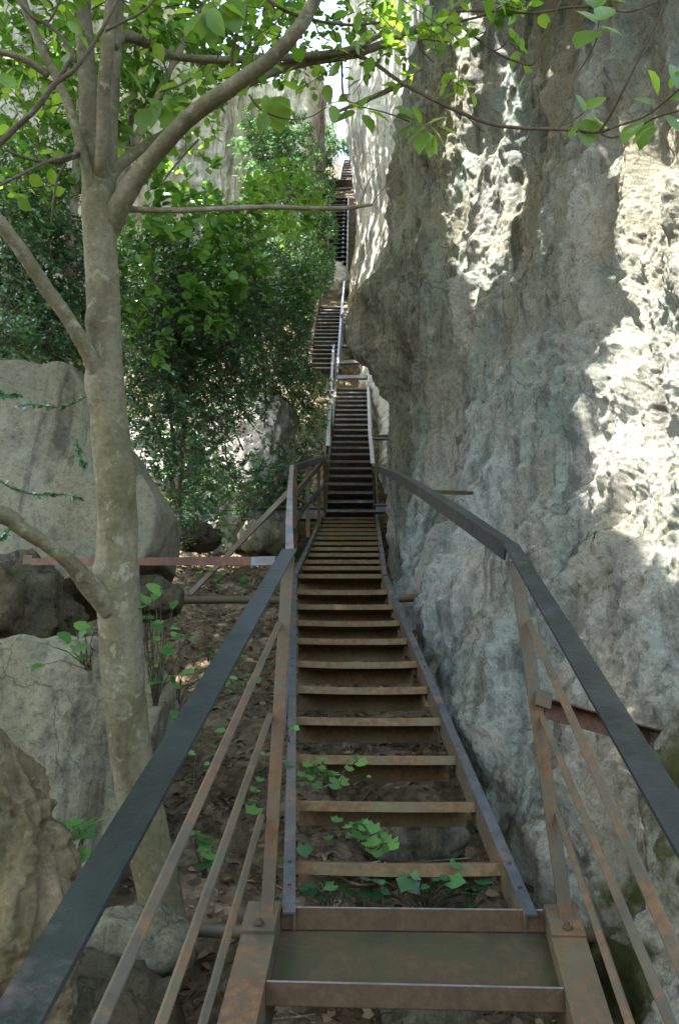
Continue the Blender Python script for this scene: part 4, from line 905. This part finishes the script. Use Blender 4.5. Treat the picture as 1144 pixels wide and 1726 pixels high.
plant('tiny green leaf sprig by the left stringer', (485, 1250, 2.8), [(487, 1228), (494, 1224), (500, 1230)], .03)
plant('green ivy plant poking through the second open step', (560, 1345, 2.95), scat(550, 1300, 52, 26, 22) + [(605, 1278), (600, 1284), (528, 1318)], .046)
plant('green ivy plant spreading behind the third open step', (620, 1450, 2.72), scat(610, 1405, 70, 26, 22) + [(632, 1385), (645, 1405), (620, 1420)], .058, 'leaf_low')
plant('dark ivy leaves under the lowest open step', (720, 1550, 2.48), scat(730, 1490, 110, 26, 34) + [(650, 1478), (642, 1500), (690, 1475), (800, 1500)], .05, 'leaf_ivy')
plant('dark ivy leaves in the lower left of the lowest open step', (560, 1560, 2.5), scat(580, 1500, 60, 26, 12), .045, 'leaf_ivy')
plant('small pale green fern on the cliff foot beside the lower flight', (775, 1180, 4.0), scat(773, 1172, 12, 10, 9), .03, 'leaf_low', T_KITE)
plant('green leafy tuft at the cliff foot under the right tie bar', (1115, 1290, 2.4), scat(1118, 1276, 30, 18, 14), .035)
plant('small dark green tuft on the cliff face near the bent handrail', (998, 918, 3.5), scat(998, 908, 8, 12, 9), .028, 'leaf_ivy', T_KITE)
plant('pale leafy plant growing below the tray step', (600, 1740, 2.3), scat(600, 1712, 60, 14, 10), .05, 'leaf_dead')
b0 = (q0l * .83 + q1l * .17) + (q0r - q0l) * .14 + np.array([0, 0, .003]); root = empty('fallen_leaf', b0, 'yellowish curled fallen leaf lying on the tray step', 'leaf')
leaves('blade', leaf_broad(.3, .5, .3), np.array([b0]), np.array([[1., .25, .0]]), np.array([[.1, -.1, 1.]]), np.array([.05]), np.array([.9]), M['leaf_dead'], root)
plant('straggling yellow green vine on the litter right of the trunk', (300, 1190, 3.3), [(285, 1060), (300, 1050), (320, 1075), (298, 1100), (310, 1130), (285, 1140), (330, 1150), (305, 1160), (270, 1120), (340, 1125)], .05, 'leaf_low', T_ROUND)
plant('low green seedlings on the litter between the trunk and the rails', (330, 1330, 2.95), scat(330, 1285, 40, 40, 12), .04, 'leaf_low')
plant('sparse low leaves on the slope behind the long brown support pipe', (370, 985, 5.9), scat(375, 970, 60, 18, 14), .07, 'leaf_low', T_ROUND)
# tan roots under the lowest open step
root = empty('exposed_roots', U(580, 1520, 2.6), 'pale tangled roots under the lowest open step', 'roots')
its = []
for a, b, c in (((640, 1452), (580, 1468), (520, 1500)), ((650, 1455), (600, 1482), (550, 1510)), ((600, 1462), (560, 1480), (515, 1470)), ((670, 1455), (690, 1500), (720, 1545)), ((640, 1470), (645, 1510), (650, 1550)), ((700, 1462), (710, 1500), (735, 1540)), ((560, 1470), (600, 1490), (640, 1488)), ((610, 1480), (615, 1520), (612, 1560)), ((530, 1460), (545, 1500), (540, 1560))):
    Z = 2.55 + random.uniform(-.06, .06); rr = random.uniform(.003, .006); its.append(([U(*a, Z + .05), U(*b, Z), U(*c, Z + .03)], [rr, rr * .9, rr * .6]))
for it in its: tubes('root', [it], M['deadwood'], root, 7, 6, .15)
# leaf litter and fallen twigs
n = 18000; lx = rng.uniform(-3.4, 1.0, n); ly = 1.6 + rng.uniform(0, 1, n) ** 1.3 * 8.2; lp = np.stack([lx, ly, ground_z(lx, ly)], 1); lp[:, 2] += gz_noise(lp * np.array([1, 1, 0])) + .006
o = leaves('leaf_litter', leaf_broad(.28, .5, .35), lp, rng.normal(size=(n, 3)) * np.array([1, 1, .25]), np.array([0, 0, 1]) + rng.normal(size=(n, 3)) * .45, rng.uniform(.02, .052, n), rng.beta(1.2, 2.2, n), M['leaf_dead'])
tag(o, 'dry brown fallen leaves strewn over the slope', 'leaf litter', None, 'stuff')
n = 420; lx = rng.uniform(-3, .8, n); ly = rng.uniform(1.7, 8.5, n); a = np.stack([lx, ly, ground_z(lx, ly)], 1); a[:, 2] += gz_noise(a * np.array([1, 1, 0])) + .01; d = rng.normal(size=(n, 3)) * np.array([1, 1, .15]); b = a + nrm_rows(d) * rng.uniform(.06, .35, n)[:, None]
o = sticks('fallen_twigs', list(zip(a, b)), .004, M['deadwood'], None); tag(o, 'thin dry twigs lying on the leaf litter', 'twigs', None, 'stuff')

# ------------------------------------------------------------------ unseen canopy added to shade the gorge; gaps cut where sun should reach the cliff
PATCH = [[(785, 40), (855, 70), (868, 330), (855, 400), (818, 492), (785, 470), (762, 320), (755, 230), (780, 150)],
         [(1040, 285), (1110, 265), (1160, 330), (1200, 600), (1200, 950), (1110, 915), (1050, 840), (1010, 740), (1035, 650), (1075, 520), (1055, 440), (1088, 400)]]
Q = lambda p: np.stack([p[:, 0] - p[:, 2] * SUN[0] / SUN[2], p[:, 1] - p[:, 2] * SUN[1] / SUN[2]], 1)
WN = grid_normals(GW)[::3, ::3].reshape(-1, 3); Wp = GW[::3, ::3].reshape(-1, 3); wx, wy, wz = PROJ(Wp); sel = np.zeros(len(Wp), bool)
for pl in PATCH: sel |= inside(wx, wy, pl)
sel &= wz > .5
LIT = np.vstack([Q(Wp[sel]), Q(SUNLEAF)])
CELL = .09; key = lambda q: (np.floor(q[:, 0] / CELL).astype(np.int64) * 100003 + np.floor(q[:, 1] / CELL).astype(np.int64))
offs = [(i, j) for i in (-1, 0, 1) for j in (-1, 0, 1)]
lit = np.unique(np.concatenate([key(LIT + np.array([i, j]) * CELL) for i, j in offs]))
n1, n2, n3, n4 = 78000, 7500, 800, 22000; n5 = 22000; n = n1 + n2 + n3 + n4 + n5  # leaf sets added as sun blockers, some behind the camera to darken the foreground
q = np.vstack([np.stack([rng.uniform(-3.4, 4.6, n1), rng.uniform(-.6, 15., n1)], 1), np.stack([rng.uniform(2.5, 9, n2), rng.uniform(11, 32., n2)], 1), np.stack([rng.uniform(-8, -.6, n3), rng.uniform(13, 30., n3)], 1), np.stack([rng.uniform(-4, 4.6, n4), rng.uniform(-7, -.6, n4)], 1), np.vstack([np.stack([rng.uniform(-1.8, 1.8, 18000), rng.uniform(-1, 5, 18000)], 1), np.stack([rng.uniform(6, 10, 4000), rng.uniform(33, 45, 4000)], 1)])])
hz = np.maximum(rng.uniform(8.2, 10.5, n), .98 * q[:, 1] + 2.4 + rng.uniform(0, 2, n))
cp = np.stack([q[:, 0] + hz * SUN[0] / SUN[2], q[:, 1] + hz * SUN[1] / SUN[2], hz], 1)
csz = rng.uniform(.12, .19, n) * np.where((np.arange(n) < n1) | (np.arange(n) >= n1 + n2 + n3), 1, 1.9)
keep = ~np.isin(key(q), lit)
thin = ((q[:, 0] < .2) & (q[:, 1] > 5.) & (rng.random(n) < .5)) | ((q[:, 0] < .85) & (q[:, 1] > 7.4) & (rng.random(n) < .82)); keep &= ~thin
vx, vy, vd = PROJ(cp); keep &= ~((vd > 0) & (vy > -40) & (vx > -100) & (vx < 1250) & ~((vx < 430) & (vy < 60)))
cp, csz = cp[keep], csz[keep]; n = len(cp)
root = empty('tree', (4.6, 8.5, 8.5), 'unseen leafy tree added above the gorge, its crown shaped to block the sun around the cliff patches', 'tree')
tubes('trunk', [([np.array([4.8, 8.5, 6.5]), np.array([4.2, 8.3, 9.5]), np.array([3.4, 8, 11.2]), np.array([2, 7.5, 12.2])], [.2, .17, .13, .06])], M['bark'], root, 12)  # trunk and limbs added to carry the unseen canopy
for e_ in ((-3, 4, 12), (-2, 9, 12.2), (0, 3, 11.8), (3, 2, 12), (0, 12, 12.4), (-4, 7, 12)): tubes('limb', [([np.array([4.2, 8.3, 9.5]), np.array(e_) * .5 + np.array([2.1, 4.1, 5.4]), np.array(e_)], [.11, .07, .03])], M['bark'], root, 10)
leaves('crown', leaf_broad(.36, .15, .15), cp, rdirs(n) * np.array([1, 1, .3]), np.array([0, 0, 1]) + rng.normal(size=(n, 3)) * .35, csz, tints(n), M['leaf'], root)
